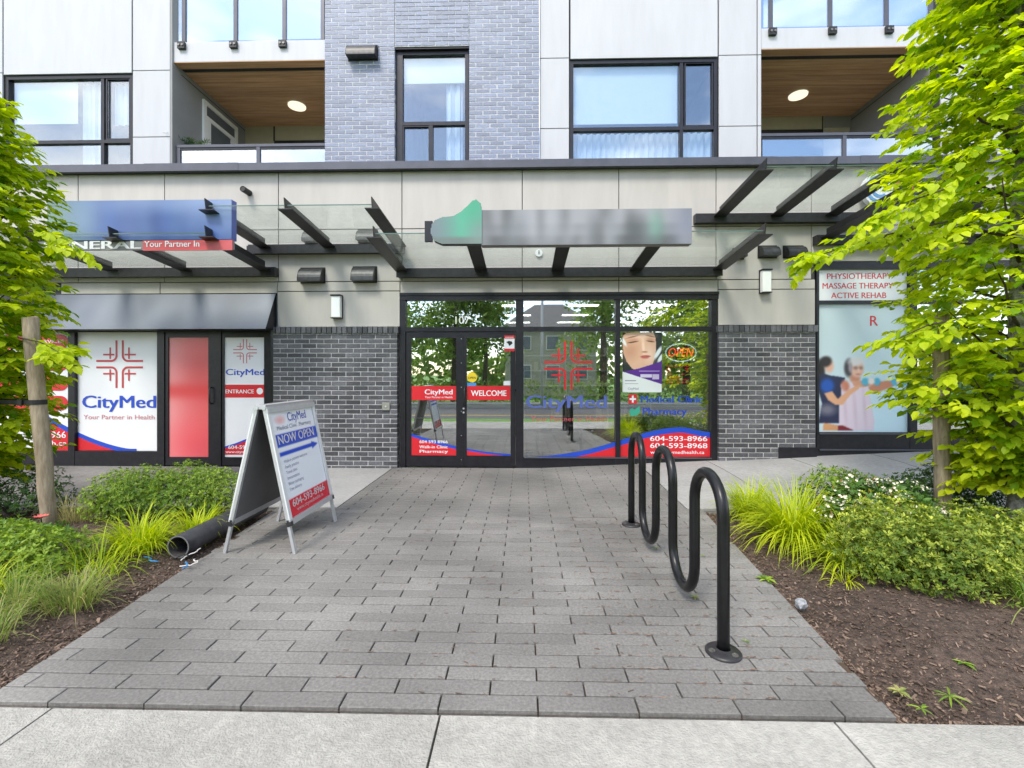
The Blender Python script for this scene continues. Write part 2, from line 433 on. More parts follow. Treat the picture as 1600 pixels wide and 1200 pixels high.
def text(s, x, y, z, width=None, height=None, mat='white', parent=None, name='lettering', bold=0.0, extr=0.002, align='CENTER', xf=None, mirror=False):
    """lettering on a plane facing -Y; (x, z) is the baseline anchor; xf maps local (u, 0, v) to world"""
    cu = bpy.data.curves.new('t', 'FONT'); cu.body = s; cu.size = 1.0; cu.align_x = align; cu.extrude = 0.0
    cu.offset = 0.0; cu.resolution_u = 3
    to = bpy.data.objects.new('t', cu); COL.objects.link(to)
    dg = bpy.context.evaluated_depsgraph_get()
    me = bpy.data.meshes.new_from_object(to.evaluated_get(dg))
    bpy.data.objects.remove(to); bpy.data.curves.remove(cu)
    n = len(me.vertices); co = np.empty(n * 3); me.vertices.foreach_get('co', co); co = co.reshape(-1, 3)
    w = co[:, 0].max() - co[:, 0].min(); capz = 0.69
    sy = (height / capz) if height else (width / w)
    sx = (width / w) if width else sy
    org = wloc(parent)
    u = co[:, 0] * sx; v = co[:, 1] * sy
    if xf is None:
        P = np.stack([x + u, np.full(n, y), z + v], 1)
    else:
        P = np.array([xf(a + x, b + z, y) for a, b in zip(u, v)])
    P = P - np.array(org)
    if bold > 0.005:
        polys = [tuple(p.vertices) for p in me.polygons]
        q = xf(x + 1, z, y) if xf else (x + 1, y, z); q0 = xf(x, z, y) if xf else (x, y, z)
        ax = (np.array(q) - np.array(q0)) * bold * 1.3 * sx
        off = np.array([0, -0.0005, 0.0])
        bpy.data.meshes.remove(me); me = bpy.data.meshes.new(name)
        me.from_pydata([tuple(v) for v in np.concatenate([P - ax / 2, P + ax / 2 + off])], [], polys + [tuple(i + n for i in f) for f in polys])
    else:
        me.vertices.foreach_set('co', P.reshape(-1))
    me.materials.clear(); me.materials.append(M[mat]); me.update()
    o = bpy.data.objects.new(name, me)
    return link(o, parent, org)

# printed sheets: a fine grid whose vertices carry ink colour
class Ink:
    def __init__(self, w, h, nx, ny, base):
        self.w, self.h, self.nx, self.ny = w, h, nx, ny
        self.u, self.v = np.meshgrid(np.linspace(0, 1, nx), np.linspace(0, 1, ny))
        self.c = np.ones((ny, nx, 3)) * np.array(base, float)
    def blend(self, m, col):
        m = np.clip(m, 0, 1)[..., None]; self.c = self.c * (1 - m) + np.array(col, float) * m
    def ell(self, cx, cy, rx, ry, col, rot=0, soft=0.05, a=1.0):
        asp = self.h / self.w
        dx, dy = self.u - cx, (self.v - cy) * asp
        r = math.radians(rot); X = dx * math.cos(r) + dy * math.sin(r); Y = -dx * math.sin(r) + dy * math.cos(r)
        d = np.sqrt((X / rx) ** 2 + (Y / (ry * asp)) ** 2)
        self.blend(np.clip((1 + soft - d) / (2 * soft), 0, 1) * a, col)
    def rect(self, u0, u1, v0, v1, col, a=1.0):
        self.blend(((self.u >= u0) & (self.u <= u1) & (self.v >= v0) & (self.v <= v1)) * a, col)
    def poly(self, pts, col, a=1.0):
        ins = np.zeros(self.u.shape, bool); n = len(pts)
        for i in range(n):
            x1, y1 = pts[i]; x2, y2 = pts[(i + 1) % n]
            if y1 == y2: continue
            cond = ((y1 > self.v) != (y2 > self.v)) & (self.u < (x2 - x1) * (self.v - y1) / (y2 - y1) + x1)
            ins ^= cond
        self.blend(ins * a, col)
    def blur(self, k):
        for _ in range(k):
            p = np.pad(self.c, ((1, 1), (1, 1), (0, 0)), 'edge')
            self.c = (p[:-2, 1:-1] + p[2:, 1:-1] + p[1:-1, :-2] + p[1:-1, 2:] + 2 * p[1:-1, 1:-1]) / 6
    def build(self, name, parent, xf, mat='print'):
        nx, ny = self.nx, self.ny
        org = wloc(parent)
        vs = [tuple(Vector(xf(self.u[j, i] * self.w, self.v[j, i] * self.h)) - org) for j in range(ny) for i in range(nx)]
        fs = [(j * nx + i, j * nx + i + 1, (j + 1) * nx + i + 1, (j + 1) * nx + i) for j in range(ny - 1) for i in range(nx - 1)]
        me = bpy.data.meshes.new(name); me.from_pydata(vs, [], fs); me.materials.append(M[mat])
        a = me.color_attributes.new('ink', 'FLOAT_COLOR', 'POINT')
        c = self.c / 255.0
        c = np.where(c <= 0.04045, c / 12.92, ((c + 0.055) / 1.055) ** 2.4)
        rgba = np.concatenate([c.reshape(-1, 3), np.ones((nx * ny, 1))], 1)
        a.data.foreach_set('color', rgba.reshape(-1)); me.update()
        o = bpy.data.objects.new(name, me)
        return link(o, parent, org)

# ================================================================== THE GROUND
YF = 6.98             # front face of the facade panels
YG = 7.05             # glazing plane
YB = 6.93             # face of the brick piers
YA = 1.945            # front edge of the paved path
YS = 4.87             # where planting beds end and the walk along the shops begins

def Lx(y): return -2.36 + (-2.62 + 2.36) * (y - YA) / (YS - YA) if y < YS else -1.98
def Rx(y): return 1.55 + (1.88 - 1.55) * (y - YA) / (YS - YA) if y < YS else 1.71

def earth_z(x, y):
    if y > 1.0: return -0.11
    return -0.11 - 0.30 * smooth(-2.3, -3.0, y)
# one sheet of earth out to the horizon
g = MB()
xs = [-900, -60, -20, -8, 0, 8, 20, 60, 900]; ys = [-900, -60, -20, -3, -2, -1, 0, 1, 2, 8, 30, 900]
for j in range(len(ys)):
    for i in range(len(xs)): g.v.append((xs[i], ys[j], earth_z(xs[i], ys[j]) - 0.02)); g.t.append(0)
for j in range(len(ys) - 1):
    for i in range(len(xs) - 1):
        a = j * len(xs) + i; g.f.append((a, a + 1, a + 1 + len(xs), a + len(xs)))
tag(g.build('ground', 'lawn'), kind='structure')

# --- paved path: every paver its own block
path = thing('paved_path', None, None, (0, 4, 0)); tag(path, kind='structure')
del_b = MB()
for (x0, x1, y0, y1) in ((-2.7, 1.95, YA + 0.002, YS), (-1.98, 1.71, YS, YG)):
    nx, ny = 8, 8
    vs = []; fs = []
    for j in range(ny + 1):
        for i in range(nx + 1):
            y = y0 + (y1 - y0) * j / ny
            lo, hi = Lx(min(y, y1 - 1e-4)), Rx(min(y, y1 - 1e-4))
            x = lo + (hi - lo) * i / nx
            vs.append((x, y, gz(x, y) - 0.019))
    for j in range(ny):
        for i in range(nx):
            a = j * (nx + 1) + i; fs.append((a, a + 1, a + nx + 2, a + nx + 1))
    del_b.add(vs, fs)
del_b.build('joint_sand', 'sand', path)

PITCH, PL, GAP = 0.098, 0.425, 0.0075
def paver_block(mb, quad, z=0.0, h=0.05, b=0.0028):
    """quad: four (x, y) counter-clockwise; chamfered top edge"""
    cx = sum(p[0] for p in quad) / 4; cy = sum(p[1] for p in quad) / 4
    ins = [(x + (b if x < cx else -b), y + (b if y < cy else -b)) for x, y in quad]
    vs = [(x, y, z - h) for x, y in quad] + [(x, y, z - b) for x, y in quad] + [(x, y, z) for x, y in ins]
    fs = [(8, 9, 10, 11)]
    for i in range(4):
        k = (i + 1) % 4
        fs += [(i, k, k + 4, i + 4), (i + 4, k + 4, k + 8, i + 8)]
    mb.add(vs, fs)
full = MB(); paver_block(full, [(-(PL - GAP) / 2, -(PITCH - GAP) / 2), ((PL - GAP) / 2, -(PITCH - GAP) / 2), ((PL - GAP) / 2, (PITCH - GAP) / 2), (-(PL - GAP) / 2, (PITCH - GAP) / 2)])
full_me = full.mesh('paver', M['paver'])
pieces = []
def lay(y_from, y_to, lf, rf, phase=0.0):
    row = 0; y = y_from
    while y < y_to - 0.03:
        y2 = min(y + PITCH, y_to)
        off = (row % 2) * PL / 2 + phase
        x = math.floor((lf(y) - 1) / PL) * PL + off
        while x < rf(y):
            a0, a1 = lf(y + 1e-4), lf(y2 - 1e-4); b0, b1 = rf(y + 1e-4), rf(y2 - 1e-4)
            q = [max(x, a0), min(x + PL, b0), min(x + PL, b1), max(x, a1)]
            if q[1] - q[0] > 0.05 and q[2] - q[3] > 0.05:
                g2 = GAP / 2
                fullp = q[0] == x and q[3] == x and q[1] == x + PL and q[2] == x + PL and y2 - y > PITCH - 1e-3
                pieces.append((y, [(q[0] + g2, y + g2), (q[1] - g2, y + g2), (q[2] - g2, y2 - g2), (q[3] + g2, y2 - g2)], fullp))
            x += PL
        y = y2; row += 1
lay(YA, YS, Lx, Rx, 0.063)
lay(YS, YG - 0.06, Lx, Rx, 0.063)
n_main = len(pieces)
pieces_far = []
tmp = pieces; pieces = pieces_far
lay(YS + 0.12, YG - 0.06, lambda y: -9.0, lambda y: -3.9, 0.0)
pieces = tmp
rest = MB()
for k, (y, q, fp) in enumerate(pieces):
    cx = sum(p[0] for p in q) / 4; cy = sum(p[1] for p in q) / 4
    dz = gz(cx, cy) + random.gauss(0, 0.0012)
    ry = -math.atan2(gz(cx + 0.1, cy) - gz(cx - 0.1, cy), 0.2) + random.gauss(0, 0.002)
    rx = math.atan2(gz(cx, cy + 0.05) - gz(cx, cy - 0.05), 0.1) + random.gauss(0, 0.003)
    if k < 300:
        if fp:
            inst('paver', full_me, path, (cx, cy, dz), (rx, ry, random.gauss(0, 0.0025)))
        else:
            mb = MB(); paver_block(mb, [(a - cx, b - cy) for a, b in q])
            inst('paver', mb.mesh('paver', M['paver']), path, (cx, cy, dz), (rx, ry, 0))
    else:
        s0 = len(rest.v); paver_block(rest, q)
        for i in range(s0, len(rest.v)):
            x, yy, z = rest.v[i]; rest.v[i] = (x, yy, z + gz(x, yy) + random.gauss(0, 0.0003))
tag(rest.build('paver_field', 'paver', path), kind='stuff')
side = thing('side_path', None, None, (-5, 6, 0)); tag(side, kind='structure')
mb = MB()
for (y, q, fp) in pieces_far: paver_block(mb, q)
tag(mb.build('paver_field', 'paver', side), kind='stuff')
MB().add([(-9, YS + .12, -0.01), (-3.9, YS + .12, -0.01), (-3.9, YG, -0.01), (-9, YG, -0.01)], [(0, 1, 2, 3)]).build('joint_sand', 'sand', side)

# --- concrete walk along the shops: separate slabs
def slab(parent, x0, x1, y0, y1, mat='concrete', h=0.12, g=0.004, dz=0.0):
    mb = MB(); n = 4
    x0 += g; x1 -= g; y0 += g; y1 -= g
    vs = []; fs = []
    for j in range(n + 1):
        for i in range(n + 1):
            x = x0 + (x1 - x0) * i / n; y = y0 + (y1 - y0) * j / n
            vs.append((x, y, gz(x, y) + dz))
    for j in range(n):
        for i in range(n):
            a = j * (n + 1) + i; fs.append((a, a + 1, a + n + 2, a + n + 1))
    mb.add(vs, fs)
    ring = [(x0, y0), (x1, y0), (x1, y1), (x0, y1)]
    vs = [(x, y, gz(x, y) + dz) for x, y in ring] + [(x, y, gz(x, y) + dz - h) for x, y in ring]
    mb.add(vs, [(i, i + 4, (i + 1) % 4 + 4, (i + 1) % 4) for i in range(4)])
    return mb.build('slab', mat, parent)
walk = thing('shop_walkway', None, None, (3, 6, 0)); tag(walk, kind='structure')
for x0, x1 in ((1.715, 2.75), (2.75, 3.95), (3.95, 5.15), (5.15, 6.35), (6.35, 7.55), (7.55, 9.2), (9.2, 12.0)):
    for y0, y1 in ((YS, 5.72), (5.72, YB + 0.12)):
        slab(walk, x0, x1, y0, y1)
for x0, x1 in ((-3.895, -2.95), (-2.95, -1.985)):
    for y0, y1 in ((YS, YG - 0.05),):
        slab(walk, x0, x1, y0, y1)
slab(walk, -9, -3.9, YS - 0.05, YS + 0.115)
MB().add([(-14, YS, -0.015), (14, YS, -0.015), (14, YG, -0.015), (-14, YG, -0.015)], [(0, 1, 2, 3)]).build('joint_bed', 'sand', walk)

# --- public sidewalk where the photographer stands
sw = thing('sidewalk', None, None, (0, 1, 0)); tag(sw, kind='structure')
xj = [-14.0, -9.6, -8.1, -6.6, -5.1, -3.6, -2.02, -0.35, 1.28, 2.86, 4.4, 5.9, 7.4, 9, 14]
for a, b in zip(xj[:-1], xj[1:]):
    slab(sw, a, b, 0.10, YA - 0.012, 'walk', 0.14, 0.005, dz=-0.012)
MB().add([(-14, 0.1, -0.06), (14, 0.1, -0.06), (14, YA, -0.06), (-14, YA, -0.06)], [(0, 1, 2, 3)]).build('joint_bed', 'sand', sw)

# --- planting beds
def bed(name, poly_y, xl, xr, seed):
    rng = random.Random(seed)
    mb = MB(); nx, ny = 46, 40
    y0, y1 = poly_y
    for j in range(ny + 1):
        y = y0 + (y1 - y0) * j / ny
        a, b = xl(y), xr(y)
        for i in range(nx + 1):
            t = i / nx
            t = t * t if abs(b) > abs(a) else 1 - (1 - t) ** 2
            x = a + (b - a) * t
            e = min(abs(x - a), abs(x - b), y - y0, y1 - y)
            z = -0.035 + 0.07 * smooth(0, 0.7, e) + rng.gauss(0, 0.007)
            mb.v.append((x, y, z)); mb.t.append(0)
    for j in range(ny):
        for i in range(nx):
            a = j * (nx + 1) + i; mb.f.append((a, a + 1, a + nx + 2, a + nx + 1))
    o = mb.build(name, 'soil'); tag(o, kind='structure')
    ch = MB()
    for k in range(17000):
        y = y0 + (y1 - y0) * rng.random() ** 1.25
        a, b = xl(y), xr(y)
        inner, outer = (a, b) if abs(a) < abs(b) else (b, a)
        x = inner + (outer - inner) * rng.random() ** 2.0 * 0.55
        e = min(abs(x - a), abs(x - b), y - y0, y1 - y)
        z = -0.035 + 0.07 * smooth(0, 0.7, e) + rng.random() * 0.012
        L = rng.uniform(0.0025, 0.0055) + 0.011 * rng.random() ** 4; W = L * rng.uniform(0.2, 0.6)
        an = rng.random() * 6.28; ti = rng.gauss(0, 0.35)
        dx, dy = math.cos(an), math.sin(an)
        h = 0.0025
        p = [(x - dx * L + dy * W * s * 0 - dy * W * s, y - dy * L + dx * W * s, z - L * ti) for s in (-1, 1)] + \
            [(x + dx * L * 0.9 - dy * W * s, y + dy * L * 0.9 + dx * W * s, z + L * ti) for s in (1, -1)]
        tone = rng.random() ** 2.2 + (0.6 if rng.random() < 0.06 else 0)
        ch.add(p + [(q[0], q[1], q[2] + h) for q in p], [(4, 5, 6, 7), (0, 1, 5, 4), (1, 2, 6, 5), (2, 3, 7, 6), (3, 0, 4, 7)], max(0.001, tone))
    c = ch.build('mulch_chips', 'chip', o); tag(c, kind='stuff')
    return o
bed_r = bed('planting_bed_ground_right', (YA - 0.02, YS - 0.004), lambda y: Rx(min(y, YS - 0.01)) + 0.004, lambda y: 13.0, 3)
bed_l = bed('planting_bed_ground_left', (YA - 0.02, YS - 0.056), lambda y: -13.0, lambda y: Lx(min(y, YS - 0.01)) - 0.004, 4)

# --- the street behind the photographer (it shows in the shop glass)
rd = MB()
rd.add([(-120, -10.5, -0.42), (120, -10.5, -0.42), (120, -2.6, -0.42), (-120, -2.6, -0.42)], [(0, 1, 2, 3)])
road = tag(rd.build('road', 'road'), kind='structure')
MB().box(-120, 120, -2.6, -2.42, -0.5, -0.26).build('kerb', 'concrete', road)
MB().box(-120, 120, -10.68, -10.5, -0.5, -0.28).build('kerb', 'concrete', road)
for yy in (-6.5, -6.75):
    MB().add([(-120, yy, -0.416), (120, yy, -0.416), (120, yy + .12, -0.416), (-120, yy + .12, -0.416)], [(0, 1, 2, 3)]).build('lane_marking', 'paint_y', road)
MB().add([(-120, -3.9, -0.416), (120, -3.9, -0.416), (120, -3.78, -0.416), (-120, -3.78, -0.416)], [(0, 1, 2, 3)]).build('lane_marking', 'paint_w', road)
fw = MB(); fw.box(-120, 120, -14.0, -12.2, -0.5, -0.27)
tag(fw.build('far_sidewalk', 'walk'), kind='structure')

# ================================================================== THE BUILDING
B = thing('apartment_building', 'mixed-use building with pale panels, charcoal brick and balconies above the shopfronts', 'building', (0.5, 7.2, 0))
YU = 7.58             # upper storey panel face
ZC0, ZC1 = FZ(843, 259.5, 6.86), FZ(843, 249, 6.86)     # coping underside and top
TOPZ = 9.2

# coping flashing with lapped lengths
cj = [-14] + [FX(p, 6.86) for p in (225, 372, 840, 1213, 1345)] + [14]
for k, (a, b) in enumerate(zip(cj[:-1], cj[1:])):
    d = 0.004 * (k % 2)
    mb = MB(); mb.box(a, b, 6.86 - d, 7.75, ZC0, ZC1 + d); mb.box(a, b, 6.86 - d, 6.868 - d, ZC0 - 0.012, ZC0)
    mb.build('coping', 'flash', B)

def panel(x0, x1, z0, z1, y, mat='panel', th=0.022, g=0.006, name='wall_panel'):
    if x1 - x0 < 0.03 or z1 - z0 < 0.02: return None
    mb = MB(); mb.bbox(x0 + g, x1 - g, y, y + th, z0 + g, z1 - g, 0.003)
    return mb.build(name, mat, B)

# ground storey fascia -----------------------------------------------------
zj = FZ(700, 357, YF)                       # long horizontal joint
z_head = FZ(700, 458, YF)
fas = [-13.5, -11.6, -9.5, FX(-60, YF), FX(122, YF), FX(257, YF), FX(435, YF), FX(628, YF), FX(816, YF), FX(967, YF), FX(1119, YF), FX(1268, YF), FX(1420, YF), FX(1590, YF), 9.6, 11.4, 13.5]
XPL0, XPL1 = FX(433, YF), FX(625, YF)
XPR0, XPR1 = FX(1122, YF), FX(1274, YF)
for a, b in zip(fas[:-1], fas[1:]):
    panel(a, b, zj, ZC0, YF)
    panel(a, b, (FZ(700, 438, YF) - 0.01) if a < XPR1 - 0.2 else FZ(1400, 408, YF), zj, YF)
zl = FZ(700, 438, YF) - 0.01
def strip(xa, xb, z0, z1, cuts):
    cs = [xa] + [c for c in cuts if xa + 0.05 < c < xb - 0.05] + [xb]
    for a, b in zip(cs[:-1], cs[1:]): panel(a, b, z0, z1, YF)
strip(FX(95, YF), XPL0, FZ(300, 459, YF), zl, [FX(250, YF)])
strip(XPL0, XPL1, FZ(530, 455, YF), zl, [])
strip(XPL0, XPL1, FZ(530, 511, YF), FZ(530, 455, YF), [])
strip(XPL1, XPR0, z_head, zl, [FX(816, YF), FX(967, YF)])
strip(XPR0, XPR1, FZ(1200, 452, YF), zl, [])
strip(XPR0, XPR1, FZ(1200, 508, YF), FZ(1200, 452, YF), [])
# backing wall behind the panels, with openings left for the shopfronts
bw = MB()
bw.box(-13.5, XPR1, YF + 0.024, YG + 0.12, FZ(300, 459, YF), ZC0 + 0.1)
bw.build('backing_wall', 'backing', B)
MB().box(XPR1, 13.5, YF + 0.024, YG + 0.12, FZ(1400, 408, YF), ZC0 + 0.1).build('backing_wall', 'backing', B)

# brick piers ---------------------------------------------------------------
CRS, BL = 0.0712, 0.226
def brick_mesh(L, H=0.060, D=0.095):
    mb = MB(); mb.bbox(-L / 2, L / 2, 0, D, 0, H, 0.003); return mb
bm_full = brick_mesh(BL - 0.012, 0.0595).mesh('brick', M['brick'])
bm_half = brick_mesh(BL / 2 - 0.012, 0.0595).mesh('brick', M['brick'])
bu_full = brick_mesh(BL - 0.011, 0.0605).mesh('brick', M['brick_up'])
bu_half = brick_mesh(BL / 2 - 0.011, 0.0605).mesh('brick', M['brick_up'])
def courses(part, x0, x1, z0, z1, y, full_me, half_me, crs=CRS, loose_above=None, loose_name='brick_field', mat='brick_up', rowoff=0):
    w = x1 - x0; n = max(1, round(w / (BL / 2))); unit = w / n         # wall is n half-bricks long
    k = unit / (BL / 2); z = z0; r = rowoff
    loose = MB()
    while z < z1 - 0.03:
        i = 0
        if r % 2: lens = [1] + [2] * ((n - 1) // 2) + ([1] if (n - 1) % 2 else [])
        else: lens = [2] * (n // 2) + ([1] if n % 2 else [])
        for ln in lens:
            cx = x0 + (i + ln / 2) * unit
            me = full_me if ln == 2 else half_me
            if loose_above is not None and z > loose_above:
                L = ln * unit - 0.013
                loose.bbox(cx - L / 2, cx + L / 2, y, y + 0.09, z, z + 0.0585, 0.003)
            else:
                inst('brick', me, part, (cx + random.gauss(0, .0008), y + random.uniform(-0.0016, 0.0012), z), (0, 0, random.gauss(0, 0.0012)), (k, 1, 1))
            i += ln
        z += crs; r += 1
    if loose.v: tag(loose.build(loose_name, mat, part), kind='stuff')
def pier(px0, px1, ptop, pbot, low):
    x0, x1 = FX(px0, YB), FX(px1, YB); zt = FZ((px0 + px1) / 2, ptop, YB)
    core = MB(); core.box(x0 + 0.008, x1 - 0.008, YB + 0.006, YG + 0.15, -0.15, zt - 0.005)
    p = core.build('brick_pier', 'mortar', B)
    MB().box(x0 + 0.03, x1 - 0.03, YF + 0.026, YG + 0.11, zt - 0.004, FZ(300, 459, YF) - 0.002).build('pier_backing', 'backing', B)
    zc = zt - 0.105
    n = int((zc - low) / CRS) + 1
    courses(p, x0, x1, zc - n * CRS - 0.003, zc - 0.01, YB, bm_full, bm_half)
    m = MB(); m.bbox(-0.034, 0.034, 0, 0.13, 0, 0.098, 0.004); sm = m.mesh('soldier_brick', M['brick'])
    nn = round((x1 - x0 + 0.04) / 0.0785)
    for k in range(nn):
        inst('soldier_brick', sm, p, (x0 - 0.02 + (k + 0.5) * (x1 - x0 + 0.04) / nn, YB - 0.03 + random.gauss(0, .0015), zc + 0.002), (0, 0, random.gauss(0, .004)))
    return p, x0, x1, zt
pl, PLX0, PLX1, PLZ = pier(426, 621, 510.5, 726, 0.0)
pr, PRX0, PRX1, PRZ = pier(1123, 1275, 508, 718, 0.10)
MB().box(FX(1216, YB), FX(1276, YB), YB - 0.006, YB + 0.002, 0.05, FZ(1240, 699, YB)).build('base_flashing', 'frame', B)

# upper storey ---------------------------------------------------------------
YUB = 7.53
bx = [FX(507, YUB), FX(617, YUB), FX(732.5, YUB), FX(843, YUB)]
zu0 = ZC1 - 0.02
zwt = FZ(675, 72, YUB)                     # head of the brick opening
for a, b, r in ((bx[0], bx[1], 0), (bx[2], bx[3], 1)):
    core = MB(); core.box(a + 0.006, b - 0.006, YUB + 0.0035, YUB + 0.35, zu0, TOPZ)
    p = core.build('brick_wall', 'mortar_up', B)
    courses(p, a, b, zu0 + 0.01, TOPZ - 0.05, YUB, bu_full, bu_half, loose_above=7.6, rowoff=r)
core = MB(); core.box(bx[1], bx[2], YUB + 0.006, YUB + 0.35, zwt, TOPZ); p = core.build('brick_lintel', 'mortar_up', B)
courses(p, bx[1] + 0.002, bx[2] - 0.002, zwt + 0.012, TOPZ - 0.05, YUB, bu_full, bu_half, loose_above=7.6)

def upanel(px0, px1, z0, z1, mat='panel_up'):
    return panel(FX(px0, YU), FX(px1, YU), z0, z1, YU, mat)
zA, zB_, zTop3 = FZ(1155, 197, YU), FZ(1155, 86, YU), TOPZ
zr3 = FZ(1155, -30, YU)
lw = dict(x0=FX(5, YU), x1=FX(206, YU), zt=FZ(105, 116, YU))
rw = dict(x0=FX(891, YU), x1=FX(1122, YU), zt=FZ(1006, 91, YU))
zs = [zu0, FZ(235, 214, YU), FZ(235, 110, YU), FZ(235, -20, YU), TOPZ]
for a, b in zip(zs[:-1], zs[1:]):
    upanel(207, 266, a, b)
    panel(FX(-140, YU), FX(4, YU), a, b, YU, 'panel_up')
    panel(-13, FX(-141, YU), a, b, YU, 'panel_up')
panel(lw['x0'], lw['x1'], lw['zt'] + 0.004, zs[3], YU, 'panel_up'); panel(lw['x0'], lw['x1'], zs[3], TOPZ, YU, 'panel_up')
for a, b in zip([zu0, zA, zB_, zr3], [zA, zB_, zr3, TOPZ]):
    upanel(843.5, 889.5, a, b); upanel(1123, 1183, a, b); upanel(1183.5, 1190, a, b)
    panel(FX(1470, YU), FX(1600, YU), a, b, YU, 'panel_up'); panel(FX(1601, YU), 13, a, b, YU, 'panel_up')
panel(rw['x0'], rw['x1'], rw['zt'] + 0.004, zr3, YU, 'panel_up'); panel(rw['x0'], rw['x1'], zr3, TOPZ, YU, 'panel_up')
for a, b in ((-13, lw['x0'] - .01), (lw['x1'] + .01, FX(266, YU)), (FX(844, YU), rw['x0'] - .01), (rw['x1'] + .01, FX(1190, YU)), (FX(1470, YU), 13)):
    MB().box(a, b, YU + 0.024, YU + 0.2, zu0, TOPZ).build('backing_wall', 'backing', B)
for w in (lw, rw): MB().box(w['x0'], w['x1'], YU + 0.024, YU + 0.2, w['zt'] + 0.02, TOPZ).build('backing_wall', 'backing', B)

def window(x0, x1, z0, z1, y, xm, zt, screen=None, low_split=True, fw=0.055, blind_to=None, blind_x=None, curtains=(), split_top=True):
    """frame with a vertical mullion at xm and a transom at zt"""
    f = MB()
    f.box(x0, x1, y, y + 0.09, z1 - fw, z1); f.box(x0, x0 + fw, y, y + 0.09, z0, z1 - fw); f.box(x1 - fw, x1, y, y + 0.09, z0, z1 - fw)
    f.box(x0 + fw, x1 - fw, y, y + 0.09, z0, z0 + fw)
    f.box(x0 + fw, x1 - fw, y + 0.004, y + 0.086, zt - fw / 2, zt + fw / 2)
    if split_top: f.box(xm - fw / 2, xm + fw / 2, y + 0.006, y + 0.084, zt + fw / 2, z1 - fw)
    if low_split: f.box(xm - fw / 2, xm + fw / 2, y + 0.006, y + 0.084, z0 + fw, zt - fw / 2)
    w = f.build('window', 'frame', B)
    def pn(a, b, c, d): MB().box(a, b, y + 0.045, y + 0.052, c, d).build('pane', 'glass_up', w)
    if split_top: pn(x0 + fw, xm - fw / 2, zt + fw / 2, z1 - fw); pn(xm + fw / 2, x1 - fw, zt + fw / 2, z1 - fw)
    else: pn(x0 + fw, x1 - fw, zt + fw / 2, z1 - fw)
    if low_split: pn(x0 + fw, xm - fw / 2, z0 + fw, zt - fw / 2); pn(xm + fw / 2, x1 - fw, z0 + fw, zt - fw / 2)
    else: pn(x0 + fw, x1 - fw, z0 + fw, zt - fw / 2)
    if screen:
        a, b, c, d = screen
        sf = MB(); t = 0.022
        sf.box(a, b, y + 0.012, y + 0.03, d - t, d); sf.box(a, b, y + 0.012, y + 0.03, c, c + t); sf.box(a, a + t, y + 0.012, y + 0.03, c + t, d - t); sf.box(b - t, b, y + 0.012, y + 0.03, c + t, d - t)
        sf.build('sash', 'frame', w)
    if blind_to is not None:
        a, b = blind_x if blind_x else (x0 + fw, x1 - fw)
        bm = MB(); bm.box(a, b, y + 0.10, y + 0.104, blind_to, z1 - 0.02); bm.box(a, b, y + 0.097, y + 0.108, blind_to - 0.025, blind_to)
        bm.build('roller_blind', 'blind', w)
    for (a, b, c, d) in curtains:
        cm = MB(); n = max(6, int((b - a) / 0.02)); vs = []; fs = []
        for i in range(n + 1):
            x = a + (b - a) * i / n; yy = y + 0.17 + 0.025 * math.sin(i * 1.1) + 0.01 * math.sin(i * 2.7)
            vs += [(x, yy, c), (x, yy, d)]
        for i in range(n): fs.append((2 * i, 2 * i + 2, 2 * i + 3, 2 * i + 1))
        cm.add(vs, fs).build('curtain', 'curtain', w)
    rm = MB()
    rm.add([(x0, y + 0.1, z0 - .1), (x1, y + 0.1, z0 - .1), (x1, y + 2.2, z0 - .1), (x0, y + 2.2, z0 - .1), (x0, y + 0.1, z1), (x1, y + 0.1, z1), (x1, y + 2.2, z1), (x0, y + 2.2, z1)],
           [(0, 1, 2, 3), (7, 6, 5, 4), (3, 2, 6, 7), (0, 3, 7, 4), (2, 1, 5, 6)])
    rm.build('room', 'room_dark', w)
    return w
ztl = FZ(105, 220, YU)
window(lw['x0'], lw['x1'], zu0, lw['zt'], YU + 0.03, FX(157, YU), ztl,
       screen=(FX(162, YU), FX(200, YU), ztl + 0.03, lw['zt'] - 0.05), blind_to=FZ(80, 190, YU + .1), blind_x=(lw['x0'] + .06, FX(110, YU)),
       curtains=((FX(112, YU), FX(150, YU), zu0, lw['zt'] - .04), (FX(163, YU), FX(199, YU), FZ(180, 186, YU), lw['zt'] - .06),))
ztr = FZ(1006, 199, YU)
window(rw['x0'], rw['x1'], zu0, rw['zt'], YU + 0.03, FX(1066, YU), ztr,
       screen=(FX(1071, YU), FX(1116, YU), ztr + 0.03, rw['zt'] - 0.05), blind_to=FZ(980, 190, YU + .1), blind_x=(rw['x0'] + .05, FX(1062, YU)),
       curtains=((rw['x0'] + .06, rw['x1'] - .06, zu0, ztr),))
ww = dict(x0=bx[1] + 0.05, x1=bx[2] - 0.012)
ztm = FZ(675, 194, YUB + .1)
window(ww['x0'], ww['x1'], zu0, zwt - 0.03, YUB + 0.07, FX(674, YUB + .1), ztm, fw=0.06, split_top=False,
       screen=(ww['x0'] + .06, FX(672, YUB + .1), zu0 + .05, ztm - .03),
       blind_to=FZ(675, 130, YUB + .2), curtains=((FX(697, YUB + .2), FX(722, YUB + .2), zu0, zwt - .1),))
MB().box(bx[1], bx[1] + 0.048, YUB + 0.07, YUB + 0.16, zu0, zwt).build('window_trim', 'frame', B)
MB().box(bx[1] - .0, bx[2], YUB + 0.02, YUB + 0.16, zwt - 0.028, zwt - 0.002).build('window_trim', 'frame', B)

